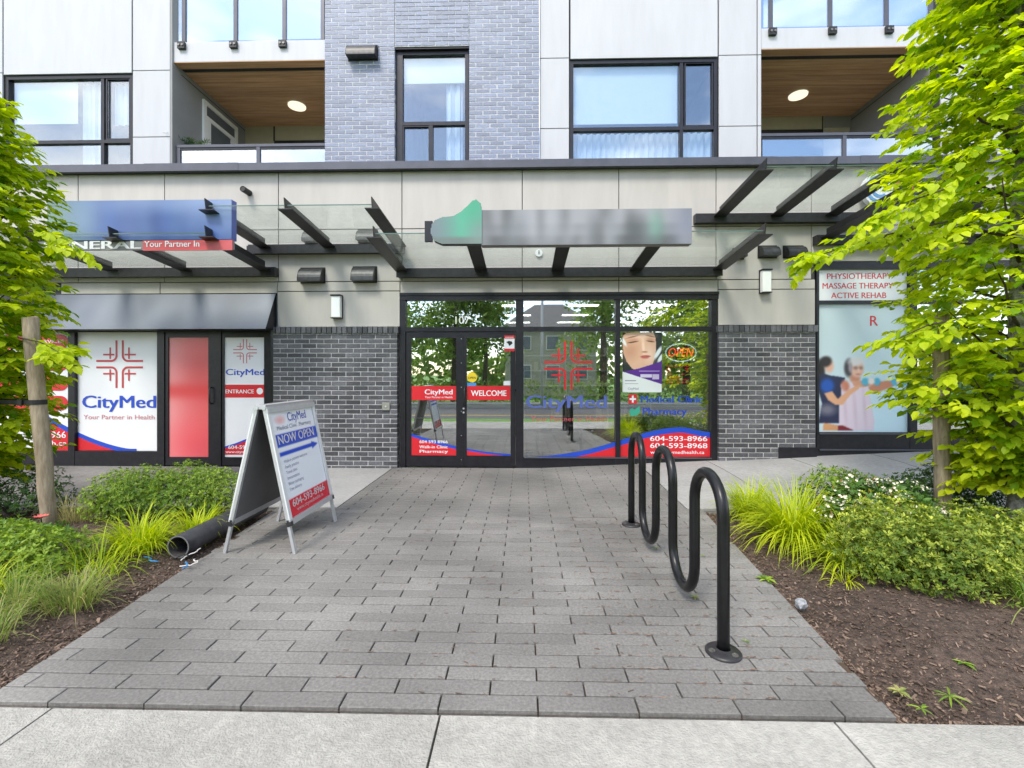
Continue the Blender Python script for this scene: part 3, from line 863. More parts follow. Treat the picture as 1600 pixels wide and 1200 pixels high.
# balconies -------------------------------------------------------------------
def balcony(x0, x1, pz_slab, side_left, side_right, door_side, lamp_px):
    yb = YU + 2.05
    zs_ = pz_slab
    bal = MB().box(x0, x1, YU + 0.03, YU + 0.30, zs_, zs_ + 0.33).build('balcony', 'panel_up', B)
    MB().box(x0, x1, YU + 0.30, yb, zs_ + 0.10, zs_ + 0.33).build('slab', 'backing', bal)
    MB().box(x0, x1, YU + 0.302, YU + 0.36, zs_ + 0.012, zs_ + 0.1).build('drip_track', 'black', bal)
    y = YU + 0.13
    # cedar boards run along the balcony
    MB().box(x0, x1, YU + 0.032, YU + 0.20, zs_ - 0.012, zs_ - 0.002).build('soffit_board', 'wood', bal)
    MB().box(x0, x1, YU + 0.20, YU + 0.29, zs_ - 0.004, zs_ - 0.0005).build('soffit_slot', 'black', bal)
    k = 0; y = YU + 0.29
    while y < yb - 0.05:
        MB().bbox(x0, x1, y + 0.006, min(y + 0.134, yb), zs_ - 0.014, zs_ + 0.002, 0.004).build('soffit_board', 'wood', bal)
        y += 0.14; k += 1
    MB().box(x0, x1, yb - 0.02, yb + 0.1, zu0, zs_).build('back_wall', 'olive', bal)
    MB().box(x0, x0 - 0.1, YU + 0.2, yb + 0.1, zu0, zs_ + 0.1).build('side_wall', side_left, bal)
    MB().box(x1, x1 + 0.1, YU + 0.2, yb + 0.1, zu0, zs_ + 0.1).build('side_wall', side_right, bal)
    MB().box(x0, x1, YU + 0.0, yb, zu0 - 0.1, zu0 + 0.03).build('deck', 'deck', bal)
    return bal, yb
zsl = FZ(390, 93, YU); zsr = FZ(1320, 72, YU)
xb0, xb1 = FX(269, YU), bx[0] - 0.002
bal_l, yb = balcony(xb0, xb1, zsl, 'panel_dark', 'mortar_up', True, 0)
# return of the pale pier beside the opening
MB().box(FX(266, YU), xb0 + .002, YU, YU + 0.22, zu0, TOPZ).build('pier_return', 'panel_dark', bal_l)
# patio door on the left side wall
zd = FZ(345, 165, 8.4)
dm = MB()
ya_, yb2 = 8.30, 9.30
X = xb0
dm.box(X, X + 0.04, ya_, yb2, zd, zd + 0.07); dm.box(X, X + 0.04, ya_, ya_ + 0.07, zu0, zd); dm.box(X, X + 0.04, yb2 - 0.07, yb2, zu0, zd)
dm.box(X, X + 0.035, ya_ + 0.07, yb2 - 0.07, zd - 0.26, zd - 0.19)
dm.box(X, X + 0.03, ya_ + 0.07, ya_ + 0.2, zu0, zd - 0.26); dm.box(X, X + 0.03, yb2 - 0.2, yb2 - 0.07, zu0, zd - 0.26)
pd = dm.build('patio_door', 'white', B)
MB().box(X + 0.004, X + 0.012, ya_ + 0.07, yb2 - 0.07, zu0, zd).build('pane', 'blind_grey', pd)
for zz in (FZ(310, 118, 7.8),):
    MB().box(xb0 + 0.0005, xb0 + 0.004, YU + .2, yb - .03, zz, zz + 0.012).build('panel_joint', 'backing', bal_l)
MB().box(FX(430, yb), xb1, yb - 0.04, yb - 0.021, zu0, FZ(450, 221, yb)).build('patio_opening', 'black', bal_l)
MB().box(FX(428, yb), FX(430.5, yb), yb - 0.025, yb - 0.018, FZ(450, 221, yb), zsl - .015).build('panel_joint', 'backing', bal_l)
xr0, xr1 = FX(1191, YU), FX(1468, YU)
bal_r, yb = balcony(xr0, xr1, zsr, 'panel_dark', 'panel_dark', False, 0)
MB().box(xr1 - .004, xr1 - .0005, YU + .2, yb - .03, FZ(1400, 120, 8.2), FZ(1400, 120, 8.2) + 0.012).build('panel_joint', 'backing', bal_r)
MB().box(xr0 + .0, FX(1284, yb), yb - 0.04, yb - 0.021, zu0, FZ(1240, 204, yb)).build('patio_opening', 'black', bal_r)
MB().box(FX(1287, yb), FX(1327, yb), yb - 0.04, yb - 0.021, FZ(1300, 200, yb), FZ(1300, 184, yb)).build('vent_grille', 'panel_dark', bal_r)
MB().box(FX(1283.5, yb), FX(1285, yb), yb - 0.03, yb - 0.018, zu0, zsr - .015).build('panel_joint', 'backing', bal_r)

def railing(label, x0, x1, ztop, zbot, y, posts):
    t = thing('balcony_railing', label, 'railing', ((x0 + x1) / 2, y, zbot))
    MB().box(x0, x1, y - 0.025, y + 0.035, ztop - 0.045, ztop).build('top_rail', 'flash', t)
    MB().box(x0 + .02, x1 - .02, y - 0.012, y + 0.02, ztop - 0.085, ztop - 0.047).build('glazing_channel', 'frame', t)
    cs = [x0] + list(posts) + [x1]
    for p in posts: MB().box(p - 0.03, p + 0.03, y - 0.02, y + 0.03, zbot, ztop - 0.046).build('post', 'flash', t)
    for a, b in zip(cs[:-1], cs[1:]):
        MB().box(a + 0.035, b - 0.035, y, y + 0.008, zbot + 0.03, ztop - 0.086).build('pane', 'glass_rail', t)
    return t
zrl = FZ(390, 226, YU + .08)
railing('black-framed glass railing on the balcony left of the brick, with a palm behind it', xb0 + 0.03, xb1 - 0.01, zrl, zu0 + .03, YU + 0.08, [xb0 + 0.06, FX(400, YU)])
zrr = FZ(1320, 208, YU + .08)
railing('black-framed glass railing on the balcony behind the tree at right', xr0 + 0.01, xr1 - 0.01, zrr, zu0 + .03, YU + 0.08, [FX(1324, YU)])
# railing of the storey above: bracket feet and glass
for (x0, x1, zs_, lab) in ((xb0, xb1, zsl + 0.33, 'glass railing at the top edge above the cedar soffit left of the brick'), (xr0, xr1, zsr + 0.33, 'glass railing at the top edge above the right cedar soffit')):
    t = railing(lab, x0 + .02, x1 - .02, zs_ + 1.05, zs_ + 0.02, YU + 0.07, [x0 + (x1 - x0) * k for k in (0.06, 0.40, 0.72, 0.97)])
    for k in (0.06, 0.40, 0.72):
        xx = x0 + (x1 - x0) * k
        MB().box(xx - .06, xx + .06, YU - 0.02, YU + 0.028, zs_ - 0.13, zs_ - 0.02).build('bracket', 'black', t)
        MB().disc((xx - 0.03, YU - 0.032, zs_ - 0.075), 0.018, 0.012, 10, 'y').build('bolt', 'plate', t)
        MB().disc((xx + 0.03, YU - 0.032, zs_ - 0.075), 0.018, 0.012, 10, 'y').build('bolt', 'plate', t)
# soffit lamps
for px, py, zs_, lab in ((464, 163, zsl, 'round opal lamp on the cedar soffit left of the brick'), (1247, 146, zsr, 'round opal lamp on the cedar soffit at right')):
    d = F * (zs_ - CAM_H) / (HORIZ - py); r = (px - 800) / F * d
    x, y = r * _c - d * _s, r * _s + d * _c
    t = thing('soffit_lamp', lab, 'lamp', (x, y, zs_ - 0.014), 'soffit lamps')
    MB().disc((x, y, zs_ - 0.05), 0.16, 0.035, 32).build('diffuser', 'soffit_lamp', t)
    MB().disc((x, y, zs_ - 0.03), 0.17, 0.015, 32).build('rim', 'white', t)

# ================================================================== SHOPFRONTS
def rails(mb, x0, x1, z0, z1, y=YG - 0.05, d=0.11): mb.box(x0, x1, y, y + d, z0, z1)
gx = lambda p: FX(p, YG); 
def gzz(p, q): return FZ(p, q, YG)
SF = thing('shopfront', 'black framed clinic shopfront numbered 107 with double doors and red wave graphics', 'shopfront', (gx(870), YG, 0))
zT, zTr0, zTr1 = gzz(870, 459), gzz(870, 518), gzz(870, 511)
zH = gzz(870, 469)
zSill = gzz(960, 714)
fr = MB()
rails(fr, gx(627), gx(1120), zH, zT, YG - 0.07, 0.14)                     # head
fr.box(gx(627), gx(1120), YG - 0.085, YG - 0.071, zT - 0.03, zT + 0.01)
for a, b in ((627, 635), (806, 818), (961, 968), (1109, 1119)):
    rails(fr, gx(a), gx(b), -0.05, zH, YG - 0.06, 0.12)
rails(fr, gx(635), gx(806), zTr0, zTr1, YG - 0.055, 0.11)
for a, b in ((818, 961), (968, 1109)): rails(fr, gx(a), gx(b), zTr0, zTr1, YG - 0.055, 0.11)
for a, b in ((818, 961), (968, 1109)): rails(fr, gx(a), gx(b), -0.05, zSill, YG - 0.055, 0.11)
fr.build('frame', 'frame', SF)
MB().box(gx(819), gx(1109), YG - 0.075, YG - 0.056, zSill - 0.012, zSill + 0.004).build('sill_trim', 'flash', SF)
for a, b, c, d in ((635, 806, 511, 469), (818, 961, 511, 469), (968, 1109, 511, 469), (818, 961, 714, 518), (968, 1109, 714, 518)):
    MB().box(gx(a), gx(b), YG - 0.004, YG + 0.004, gzz(870, c), gzz(870, d)).build('pane', 'glass', SF)
ZD0 = 0.012
def door(xa, xb, parent, zt, handle_x, pane_mat='glass', fwid=0.07, bot=0.17, zbase=ZD0):
    f = MB(); y = YG - 0.045
    f.box(xa, xa + fwid, y, y + 0.05, zbase, zt); f.box(xb - fwid, xb, y, y + 0.05, zbase, zt)
    f.box(xa + fwid, xb - fwid, y, y + 0.05, zt - 0.085, zt); f.box(xa + fwid, xb - fwid, y, y + 0.05, zbase, zbase + bot)
    d = f.build('door', 'frame', parent)
    MB().box(xa + fwid, xb - fwid, y + 0.02, y + 0.028, zbase + bot, zt - 0.085).build('pane', pane_mat, d)
    if handle_x is not None:
        s = 1 if handle_x > (xa + xb) / 2 else -1
        z0, z1 = 0.97, 1.22
        pts = [(handle_x, y, z0), (handle_x, y - 0.05, z0 + 0.005), (handle_x - s * 0.0, y - 0.07, z0 + 0.03), (handle_x, y - 0.072, (z0 + z1) / 2), (handle_x, y - 0.07, z1 - 0.03), (handle_x, y - 0.05, z1 - .005), (handle_x, y, z1)]
        MB().tube(pts, 0.011, 8).build('handle', 'steel', d, smooth=True)
    return d
zDT = zTr0 - 0.012
dL = door(gx(636), gx(720.5), SF, zDT, None); dR = door(gx(722.5), gx(805), SF, zDT, gx(727))
MB().box(gx(719), gx(724), YG - 0.052, YG - 0.046, 0.02, zDT - 0.01).build('astragal', 'frame', SF)
lk = MB()
for z_ in (0.90, 0.84): lk.disc((gx(725), YG - 0.056, z_), 0.014, 0.012, 12, 'y')
lk.build('lock', 'alu', dR)
for z_ in np.linspace(0.12, zDT - 0.1, 6): MB().disc((gx(721.5), YG - 0.055, z_), 0.006, 0.004, 8, 'y').build('rivet', 'alu', SF)

YV = YG - 0.008                                             # vinyl on the outside of the panes
def vin(poly, mat, parent, y=YV, name='window_graphic'):
    return MB().prism([(gx(a), gzz(a, b)) for a, b in poly], y - 0.0012, y).build(name, mat, parent)
YD = YG - 0.0265
def wave(parent, top, bottom, y, d=6.0):
    """red field under a blue band; top: curve of (px, py)"""
    blue = top + [(p, q + d) for p, q in top[::-1]]
    red = [(p, q + d) for p, q in top] + bottom
    vin(red, 'vinyl_red', parent, y, 'red_wave'); vin(blue, 'vinyl_blue', parent, y - 0.0004, 'blue_band')
def curve(fn, a, b, n=18): return [(a + (b - a) * i / n, fn(a + (b - a) * i / n)) for i in range(n + 1)]
# doors: the wave runs across both leaves
wv = lambda x: 676 + 33 * (1 - (1 - (x - 640) / 164) ** 1.7)
dl0, dl1, dr0, dr1 = 643.5, 713, 730, 797.5
wave(dL, curve(wv, dl0, dl1), [(dl1, 712), (dl0, 712)], YD, 4.5)
wave(dR, curve(wv, dr0, dr1), [(dr1, 712), (dr0, 712)], YD, 3.0)
vin([(dl0, 603), (dl1, 603), (dl1, 625), (dl0, 625)], 'vinyl_red', dL, YD, 'red_band')
vin([(dr0, 603), (dr1, 603), (dr1, 625), (dr0, 625)], 'vinyl_red', dR, YD, 'red_band')
text('WELCOME', gx(764), YD - 0.002, gzz(764, 618.5), width=gx(794) - gx(739), height=0.085, mat='white', parent=dR, bold=0.03)
text('CityMed', gx(686), YD - 0.002, gzz(686, 616), width=gx(708) - gx(665), height=0.075, mat='vinyl_white', parent=dL, bold=0.03)
text('Your Partner in Health', gx(686), YD - 0.002, gzz(686, 622), width=gx(708) - gx(665), mat='vinyl_white', parent=dL)
for k, q in enumerate((692, 700, 707)):
    text(('604 593 8966', 'Walk-in Clinic', 'Pharmacy')[k], gx(678), YD - 0.002, gzz(678, q), width=gx(700) - gx(656), height=0.045, mat='vinyl_white', parent=dL, bold=0.02)
text('107', gx(721), YG - 0.008, gzz(721, 506), height=0.115, mat='white', parent=SF, bold=0.0, name='street_number')
# logo strokes
def logo(cx, cz, s, y, mat, parent, xf=None, name='logo'):
    w = 0.085; g = 0.135
    strokes = []
    for sx in (-1, 1):
        for sz in (-1, 1):
            arc = [(g, 1.0), (g, 0.36)] + [(g + 0.22 - 0.22 * math.cos(a), g + 0.22 - 0.22 * math.sin(a)) for a in np.linspace(0.15, math.pi / 2 - 0.15, 6)] + [(0.36, g), (1.0, g)]
            strokes.append([(sx * a, sz * b) for a, b in arc])
            strokes.append([(sx * 0.40, sz * 0.22), (sx * 0.40, sz * 0.70)])
            strokes.append([(sx * 0.22, sz * 0.40), (sx * 0.70, sz * 0.40)])
    mb = MB()
    for k, st in enumerate(strokes):
        hw = w / 2 * (1 if len(st) > 2 else 0.8)
        L = []; Rr = []
        for i, p in enumerate(st):
            q0 = st[max(i - 1, 0)]; q1 = st[min(i + 1, len(st) - 1)]
            dx, dz = q1[0] - q0[0], q1[1] - q0[1]; n = math.hypot(dx, dz); nx, nz = -dz / n * hw, dx / n * hw
            L.append((p[0] + nx, p[1] + nz)); Rr.append((p[0] - nx, p[1] - nz))
        vs = L + Rr; n = len(L)
        yy = y - 0.0006 * (k % 3)
        pts = [(cx + a * s, yy, cz + b * s) if xf is None else xf(cx + a * s, cz + b * s, yy) for a, b in vs]
        fs = []
        for i in range(n - 1):
            f4 = (i, i + 1, n + i + 1, n + i)
            fs.append(f4)
        mb.add(pts, fs)
    return mb.build(name, mat, parent)
logo(gx(888), gzz(888, 571), gx(926) - gx(888), YV, 'vinyl_red', SF)
text('CityMed', gx(885), YV - 0.001, gzz(885, 637), width=gx(947) - gx(822), height=0.19, mat='vinyl_lav', parent=SF, bold=0.035)
text('Your Partner in Health', gx(889), YV - 0.001, gzz(889, 658), width=gx(948) - gx(830), height=0.075, mat='vinyl_pink', parent=SF, bold=0.004)
text('Medical Clinic', gx(1049), YV - 0.001, gzz(1049, 629), width=gx(1097) - gx(1001), height=0.105, mat='vinyl_blue', parent=SF, bold=0.02)
text('Pharmacy', gx(1038), YV - 0.001, gzz(1038, 648), width=gx(1072) - gx(1004), height=0.105, mat='vinyl_blue', parent=SF, bold=0.02)
vin([(982, 616), (995, 616), (995, 631), (982, 631)], 'vinyl_red', SF, YV, 'cross_sign')
vin([(987, 618), (990, 618), (990, 629), (987, 629)], 'white', SF, YV - 0.0015, 'cross_bar'); vin([(983.5, 622), (993.5, 622), (993.5, 625), (983.5, 625)], 'white', SF, YV - 0.002, 'cross_bar')
vin([(983, 642), (987, 637), (991, 640), (999, 634), (1000, 644), (995, 649), (985, 650)], 'green', SF, YV, 'leaf_mark')
wr = lambda x: 712 - 33 * smooth(818, 1075, x) - 14 * smooth(900, 1060, x) + 8 * smooth(1060, 1110, x) + 2
wave(SF, curve(wr, 838, 961), [(961, 713.5), (838, 713.5)], YV, 7.5)
wave(SF, curve(wr, 968, 1109), [(1109, 713.5), (968, 713.5)], YV, 8.5)
text('604-593-8966', gx(1060), YV - 0.002, gzz(1065, 689), width=gx(1107) - gx(1018), height=0.075, mat='vinyl_white', parent=SF, bold=0.02)
text('604-593-8968', gx(1060), YV - 0.002, gzz(1065, 700), width=gx(1107) - gx(1018), height=0.075, mat='vinyl_white', parent=SF, bold=0.02)
text('www.citymedhealth.ca', gx(1058), YV - 0.002, gzz(1058, 709), width=gx(1100) - gx(1016), height=0.05, mat='vinyl_white', parent=SF, bold=0.01)
# stickers on the right leaf
st = MB(); st.disc((gx(738), YD - 0.0015, gzz(738, 589.5)), 0.078, 0.001, 24, 'y'); st.build('round_sticker', 'yellow', dR)
text('OPEN', gx(738), YD - 0.0025, gzz(738, 592), width=0.12, mat='black', parent=dR, bold=0.03)
vin([(730, 598), (744, 598), (744, 603), (730, 603)], 'litter_blue', dR, YD - 0.0002, 'blue_sticker')
vin([(788, 524.5), (804, 524.5), (804, 549), (788, 549)], 'vinyl_white', dR, YD - 0.021, 'warning_sticker')
vin([(788, 524.5), (804, 524.5), (804, 529.5), (788, 529.5)], 'vinyl_red', dR, YD - 0.0225, 'warning_band'); vin([(788, 545), (804, 545), (804, 549), (788, 549)], 'vinyl_red', dR, YD - 0.0225, 'warning_band')
text('WARNING', gx(796), YD - 0.025, gzz(796, 528.7), width=0.13, mat='white', parent=dR, bold=0.02)
vin([(791, 535), (795, 533), (800, 534), (801, 537), (796, 541), (794, 537)], 'black', dR, YD - 0.0225, 'camera_mark')
vin([(792, 595), (797.5, 595), (797.5, 602), (787, 602), (787, 596)], 'vinyl_white', dR, YD - 0.0002, 'white_sticker')

# interior of 107 ------------------------------------------------------------
rmb = MB()
X0, X1, Y1, ZI = gx(600), gx(1128) + 0.2, 12.4, 2.72
room = thing('shop_interior', None, None, (0.6, 9.5, 0)); tag(room, kind='structure')
MB().add([(X0, YG + .1, 0.0), (X1, YG + .1, 0.0), (X1, Y1, 0.0), (X0, Y1, 0.0)], [(0, 1, 2, 3)]).build('floor', 'floor_in', room)
MB().add([(X0, YG + .13, ZI), (X0, Y1, ZI), (X1, Y1, ZI), (X1, YG + .13, ZI)], [(0, 1, 2, 3)]).build('ceiling', 'ceiling', room)
MB().add([(X0, YG + .13, 0), (X0, Y1, 0), (X0, Y1, ZI), (X0, YG + .13, ZI)], [(0, 1, 2, 3)]).build('wall', 'wallpaint', room)
MB().add([(X1, YG + .13, 0), (X1, Y1, 0), (X1, Y1, ZI), (X1, YG + .13, ZI)], [(3, 2, 1, 0)]).build('wall', 'wallpaint', room)
MB().add([(X0, Y1, 0), (X1, Y1, 0), (X1, Y1, ZI), (X0, Y1, ZI)], [(0, 1, 2, 3)]).build('wall', 'wallpaint', room)
MB().box(X0, X1, YG + 0.121, YG + 0.14, zT - 0.02, ZI + 0.6).build('bulkhead', 'wallpaint', room)
for j, yy in enumerate((8.6, 10.0, 11.4)):
    for i, xx in enumerate((-0.12, 1.12, 2.45)):
        t = thing('ceiling_light', 'lit ceiling panel in the %s row inside shop 107, %s of three' % (('front', 'middle', 'back')[j], ('left', 'centre', 'right')[i]), 'ceiling light', (xx, yy, ZI), 'lit ceiling panels inside the shop')
        MB().box(xx - .28, xx + .28, yy - .14, yy + .14, ZI - 0.012, ZI - 0.004).build('diffuser', 'panel_light', t)
        f = MB()
        for s in (-1, 1): f.box(xx - .31, xx + .31, yy + s * .155 - .015, yy + s * .155 + .015, ZI - .02, ZI - .002); f.box(xx + s * .295 - .015, xx + s * .295 + .015, yy - .14, yy + .14, ZI - .02, ZI - .002)
        f.build('frame', 'white', t)
shf = thing('product_shelf', 'long shelving full of small boxes at the back of shop 107', 'shelf', (1.2, 11.9, 0))
fb = MB()
for z_ in (0.35, 0.75, 1.12, 1.5, 1.88): MB().box(0.0, 3.2, 11.6, 12.05, z_, z_ + 0.03).build('shelf_board', 'white', shf)
for x_ in (0.0, 1.05, 2.1, 3.17): MB().box(x_, x_ + 0.03, 11.6, 12.05, 0, 2.1).build('upright', 'white', shf)
for z_ in (0.38, 0.78, 1.15, 1.53):
    x_ = 0.06
    while x_ < 3.1:
        w = random.uniform(0.05, 0.13); h = random.uniform(0.14, 0.28)
        fb.box(x_, x_ + w * 0.92, 11.63 + random.random() * 0.05, 11.95, z_, z_ + h, random.random() + 0.01); x_ += w
tag(fb.build('products', 'product', shf), kind='stuff')
ctr = thing('service_counter', 'pale counter with dark top inside shop 107 behind the doors', 'counter', (-0.9, 11.0, 0))
MB().box(-1.7, -0.1, 10.8, 11.4, 0, 1.02).build('front', 'wallpaint', ctr); MB().box(-1.75, -0.05, 10.74, 11.45, 1.025, 1.065).build('top', 'black', ctr)
for (x_, z_, w_, h_, lab) in ((-1.35, 1.9, .6, .34, 'dark wall screen seen through the left door leaf'), (0.0 - .55, 1.9, .55, .34, 'dark wall screen seen through the right door leaf')):
    t = thing('wall_screen', lab, 'screen', (x_, Y1, z_))
    MB().box(x_ - w_ / 2, x_ + w_ / 2, Y1 - 0.06, Y1 - 0.02, z_, z_ + h_).build('display', 'black', t)
    MB().box(x_ - w_ / 2 - .015, x_ + w_ / 2 + .015, Y1 - 0.05, Y1 - 0.015, z_ - .015, z_ + h_ + .015).build('bezel', 'frame', t)
for xx, lab in ((0.25, 'black office chair just inside the window beside the doors'), (1.02, 'black office chair inside under the lettered window')):
    t = thing('office_chair', lab, 'chair', (xx, 8.2, 0))
    MB().tube([(xx, 8.2, 0.08), (xx, 8.2, 0.45)], 0.025, 8).build('column', 'steel', t)
    MB().box(xx - .24, xx + .24, 7.97, 8.43, .45, .52).build('seat', 'black', t)
    MB().box(xx - .22, xx + .22, 7.92, 7.97, .56, 1.05).build('backrest', 'black', t)
    b_ = MB()
    for a in range(5): b_.bar((xx, 8.2, 0.07), (xx + .28 * math.cos(a * 1.257), 8.2 + .28 * math.sin(a * 1.257), 0.04), 0.04, 0.03)
    b_.build('base', 'steel', t)

# poster behind the right pane
pw_, ph_ = gx(1034) - gx(972.5), gzz(1000, 519.5) - gzz(1000, 613)
po = thing('beauty_poster', 'poster of a resting face with a purple corner on the shop window', 'poster', (gx(1003), YG + 0.03, gzz(1000, 613)))
ink = Ink(pw_, ph_, 90, 132, (46, 52, 52))
SK = (222, 178, 150)
ink.ell(0.10, 0.98, 0.30, 0.16, (70, 48, 38), -30, 0.15)
ink.poly([(0.0, 0.80), (0.02, 0.95), (0.12, 1.0), (0.78, 1.0), (0.84, 0.9), (0.85, 0.72), (0.82, 0.58), (0.76, 0.46), (0.62, 0.36), (0.44, 0.34), (0.24, 0.40), (0.10, 0.52), (0.02, 0.66)], SK)
ink.ell(0.20, 0.70, 0.20, 0.16, (188, 138, 110), -35, 0.7, 0.65)
ink.ell(0.70, 0.62, 0.12, 0.12, (240, 206, 184), 0, 0.7, 0.8)
ink.ell(0.50, 0.95, 0.25, 0.06, (240, 206, 184), 0, 0.8, 0.7)
ink.ell(0.27, 0.865, 0.13, 0.035, (196, 140, 116), 10, 0.6, 0.7); ink.ell(0.71, 0.875, 0.10, 0.032, (196, 140, 116), -10, 0.6, 0.7)
ink.ell(0.26, 0.838, 0.125, 0.009, (58, 38, 32), 9, 0.4); ink.ell(0.71, 0.850, 0.095, 0.008, (58, 38, 32), -8, 0.4)
ink.ell(0.25, 0.925, 0.15, 0.010, (120, 84, 66), 14, 0.5, 0.8); ink.ell(0.72, 0.935, 0.12, 0.009, (120, 84, 66), -12, 0.5, 0.8)
ink.ell(0.53, 0.76, 0.035, 0.12, (242, 210, 188), 4, 0.6, 0.8); ink.ell(0.56, 0.675, 0.07, 0.014, (150, 96, 78), 0, 0.5, 0.7)
ink.ell(0.58, 0.600, 0.12, 0.020, (190, 96, 92), 3, 0.3); ink.ell(0.58, 0.577, 0.095, 0.018, (208, 124, 116), 3, 0.3); ink.ell(0.58, 0.590, 0.12, 0.004, (112, 52, 50), 3, 0.3)
ink.ell(0.02, 0.86, 0.04, 0.10, (232, 232, 230), 30, 0.3); ink.ell(0.90, 0.66, 0.05, 0.12, (226, 232, 232), -30, 0.3); ink.ell(0.98, 0.58, 0.05, 0.10, (226, 232, 232), -35, 0.3)
ink.poly([(0, 0.34), (0.42, 0.40), (1, 0.52), (1, 0.13), (0, 0.33)], (92, 48, 142))
ink.poly([(0, 0.345), (1, 0.135), (1, 0), (0, 0)], (232, 236, 232)); ink.poly([(0, 0.345), (0.0, 0.0), (1.0, 0.0), (1, 0.125)], (232, 236, 232))
ink.rect(0.45, 0.75, 0.25, 0.30, (216, 206, 228)); ink.rect(0.76, 0.93, 0.22, 0.30, (200, 186, 216)); ink.rect(0.42, 0.94, 0.345, 0.36, (170, 140, 200))
ink.rect(0.06, 0.34, 0.19, 0.20, (150, 140, 160)); ink.rect(0.06, 0.40, 0.14, 0.15, (150, 140, 160))
px0 = gx(972.5); pz0 = gzz(1000, 613)
ink.build('print', po, lambda u, v: (px0 + u, YG - 0.0092, pz0 + v), 'print_gloss')
MB().box(px0, px0 + pw_, YG - 0.0085, YG - 0.0045, pz0, pz0 + ph_).build('sheet', 'white', po)
text('CityMed', px0 + 0.27 * pw_, YG - 0.0098, pz0 + 0.04, width=0.16, mat='text_grey', parent=po, bold=0.02)
# neon sign and letter board
ox, oz = gx(1067), gzz(1067, 550.5)
op = thing('open_sign', 'red neon OPEN sign in a white oval hanging in the shop window', 'neon sign', (ox, YG + 0.10, oz))
rx_, rz_ = (gx(1091) - gx(1043)) / 2, (gzz(1067, 537) - gzz(1067, 565)) / 2
MB().prism([(ox + rx_ * 1.02 * math.cos(a), oz + rz_ * 1.02 * math.sin(a)) for a in np.linspace(0, 2 * math.pi, 36)[:-1]], YG + 0.10, YG + 0.115).build('backing', 'black', op)
MB().tube([(ox + rx_ * math.cos(a), YG + 0.085, oz + rz_ * math.sin(a)) for a in np.linspace(0, 2 * math.pi, 48)], 0.0085, 8).build('oval_tube', 'neon_white', op, smooth=True)
lt = text('OPEN', ox, YG + 0.085, oz - 0.062, width=rx_ * 1.62, height=0.135, mat='neon_red', parent=op, bold=0.008, xf=lambda u, v, y: (u + (v - oz) * 0.18, y, v))
lb = thing('letter_board', 'black board with rows of red letters below the OPEN sign', 'notice board', (gx(1068), YG + 0.3, gzz(1068, 601)))
MB().box(gx(1049), gx(1090), YG + 0.30, YG + 0.32, gzz(1068, 601), gzz(1068, 566)).build('board', 'black', lb)
rowb = MB()
for k in range(7):
    z_ = gzz(1068, 571.5 + k * 4.4); x_ = gx(1051)
    while x_ < gx(1087):
        w_ = random.uniform(0.02, 0.07)
        if k == 0 or x_ < gx(1058) or random.random() < 0.55: rowb.box(x_, x_ + w_, YG + 0.296, YG + 0.2995, z_ - 0.009, z_ + 0.009)
        x_ += w_ + 0.014
tag(rowb.build('letter_rows', 'led_red', lb), kind='stuff')

# left shopfront ----------------------------------------------------------------
SL = thing('shopfront', 'white and red graphic-covered clinic shopfront with a red door at the left', 'shopfront', (gx(270), YG, 0))
z_l_top = gzz(260, 512); z_l_b = gzz(180, 704)
fr = MB()
rails(fr, gx(-80), gx(426), gzz(260, 519), z_l_top + 0.55, YG - 0.06, 0.12)
for a, b in ((-80, -68), (112, 122), (250, 261), (334, 349), (419, 426)): rails(fr, gx(a), gx(b), -0.05, gzz(260, 519), YG - 0.06, 0.12)
for a, b in ((-68, 112), (122, 250)): rails(fr, gx(a), gx(b), -0.05, z_l_b, YG - 0.055, 0.11)
fr.build('frame', 'frame', SL)
dl = door(gx(261.5), gx(333.5), SL, gzz(300, 519), gx(338) - 0.03, 'vinyl_pink', 0.05, 0.13)
ds = door(gx(349.5), gx(418.5), SL, gzz(385, 519), None, 'vinyl_white', 0.035, 0.13)
for a, b in ((-68, 112), (122, 250)):
    MB().box(gx(a), gx(b), YG - 0.004, YG + 0.004, z_l_b, gzz(260, 519)).build('pane', 'vinyl_white', SL)
# mottled red film on the door
fx0, fx1 = gx(261.5) + .05, gx(333.5) - .05; fz0, fz1 = ZD0 + .13, gzz(300, 519) - .085
ink = Ink(fx1 - fx0, fz1 - fz0, 30, 70, (224, 108, 112))
ink.ell(0.05, 0.6, 0.5, 0.9, (236, 168, 170), 0, 0.9, 0.8); ink.ell(0.75, 0.7, 0.45, 0.5, (212, 78, 82), 0, 0.9, 0.7); ink.rect(0, 1, 0.50, 0.60, (216, 60, 64), 0.8); ink.ell(0.7, 0.1, 0.6, 0.15, (220, 80, 90), 0, 0.9, 0.8)
ink.blur(14)
ink.build('red_film', dl, lambda u, v: (fx0 + u, YG - 0.0268, fz0 + v), 'print_gloss')
logo(gx(187.5), gzz(187.5, 569), gx(224) - gx(187.5), YV, 'logo_red', SL)
text('CityMed', gx(187), YV - 0.001, gzz(187, 637), width=gx(244) - gx(130), height=0.19, mat='vinyl_blue', parent=SL, bold=0.035)
text('Your Partner in Health', gx(187), YV - 0.001, gzz(187, 655), width=gx(243) - gx(132), height=0.07, mat='logo_soft', parent=SL, bold=0.004)
wl_ = lambda x: 640 + 62 * (1 - (1 - min(1, max(0, (x - 60) / 154))) ** 1.6)
wave(SL, curve(wl_, 60, 111.5), [(111.5, 703.5), (60, 703.5)], YV, 8)
wave(SL, curve(lambda x: min(wl_(x), 701), 122.5, 214), [(214, 703.5), (122.5, 703.5)], YV, 7)
text('604-593-8966', gx(60), YV - 0.002, gzz(90, 684), width=0.9, height=0.10, mat='vinyl_white', parent=SL, bold=0.02)
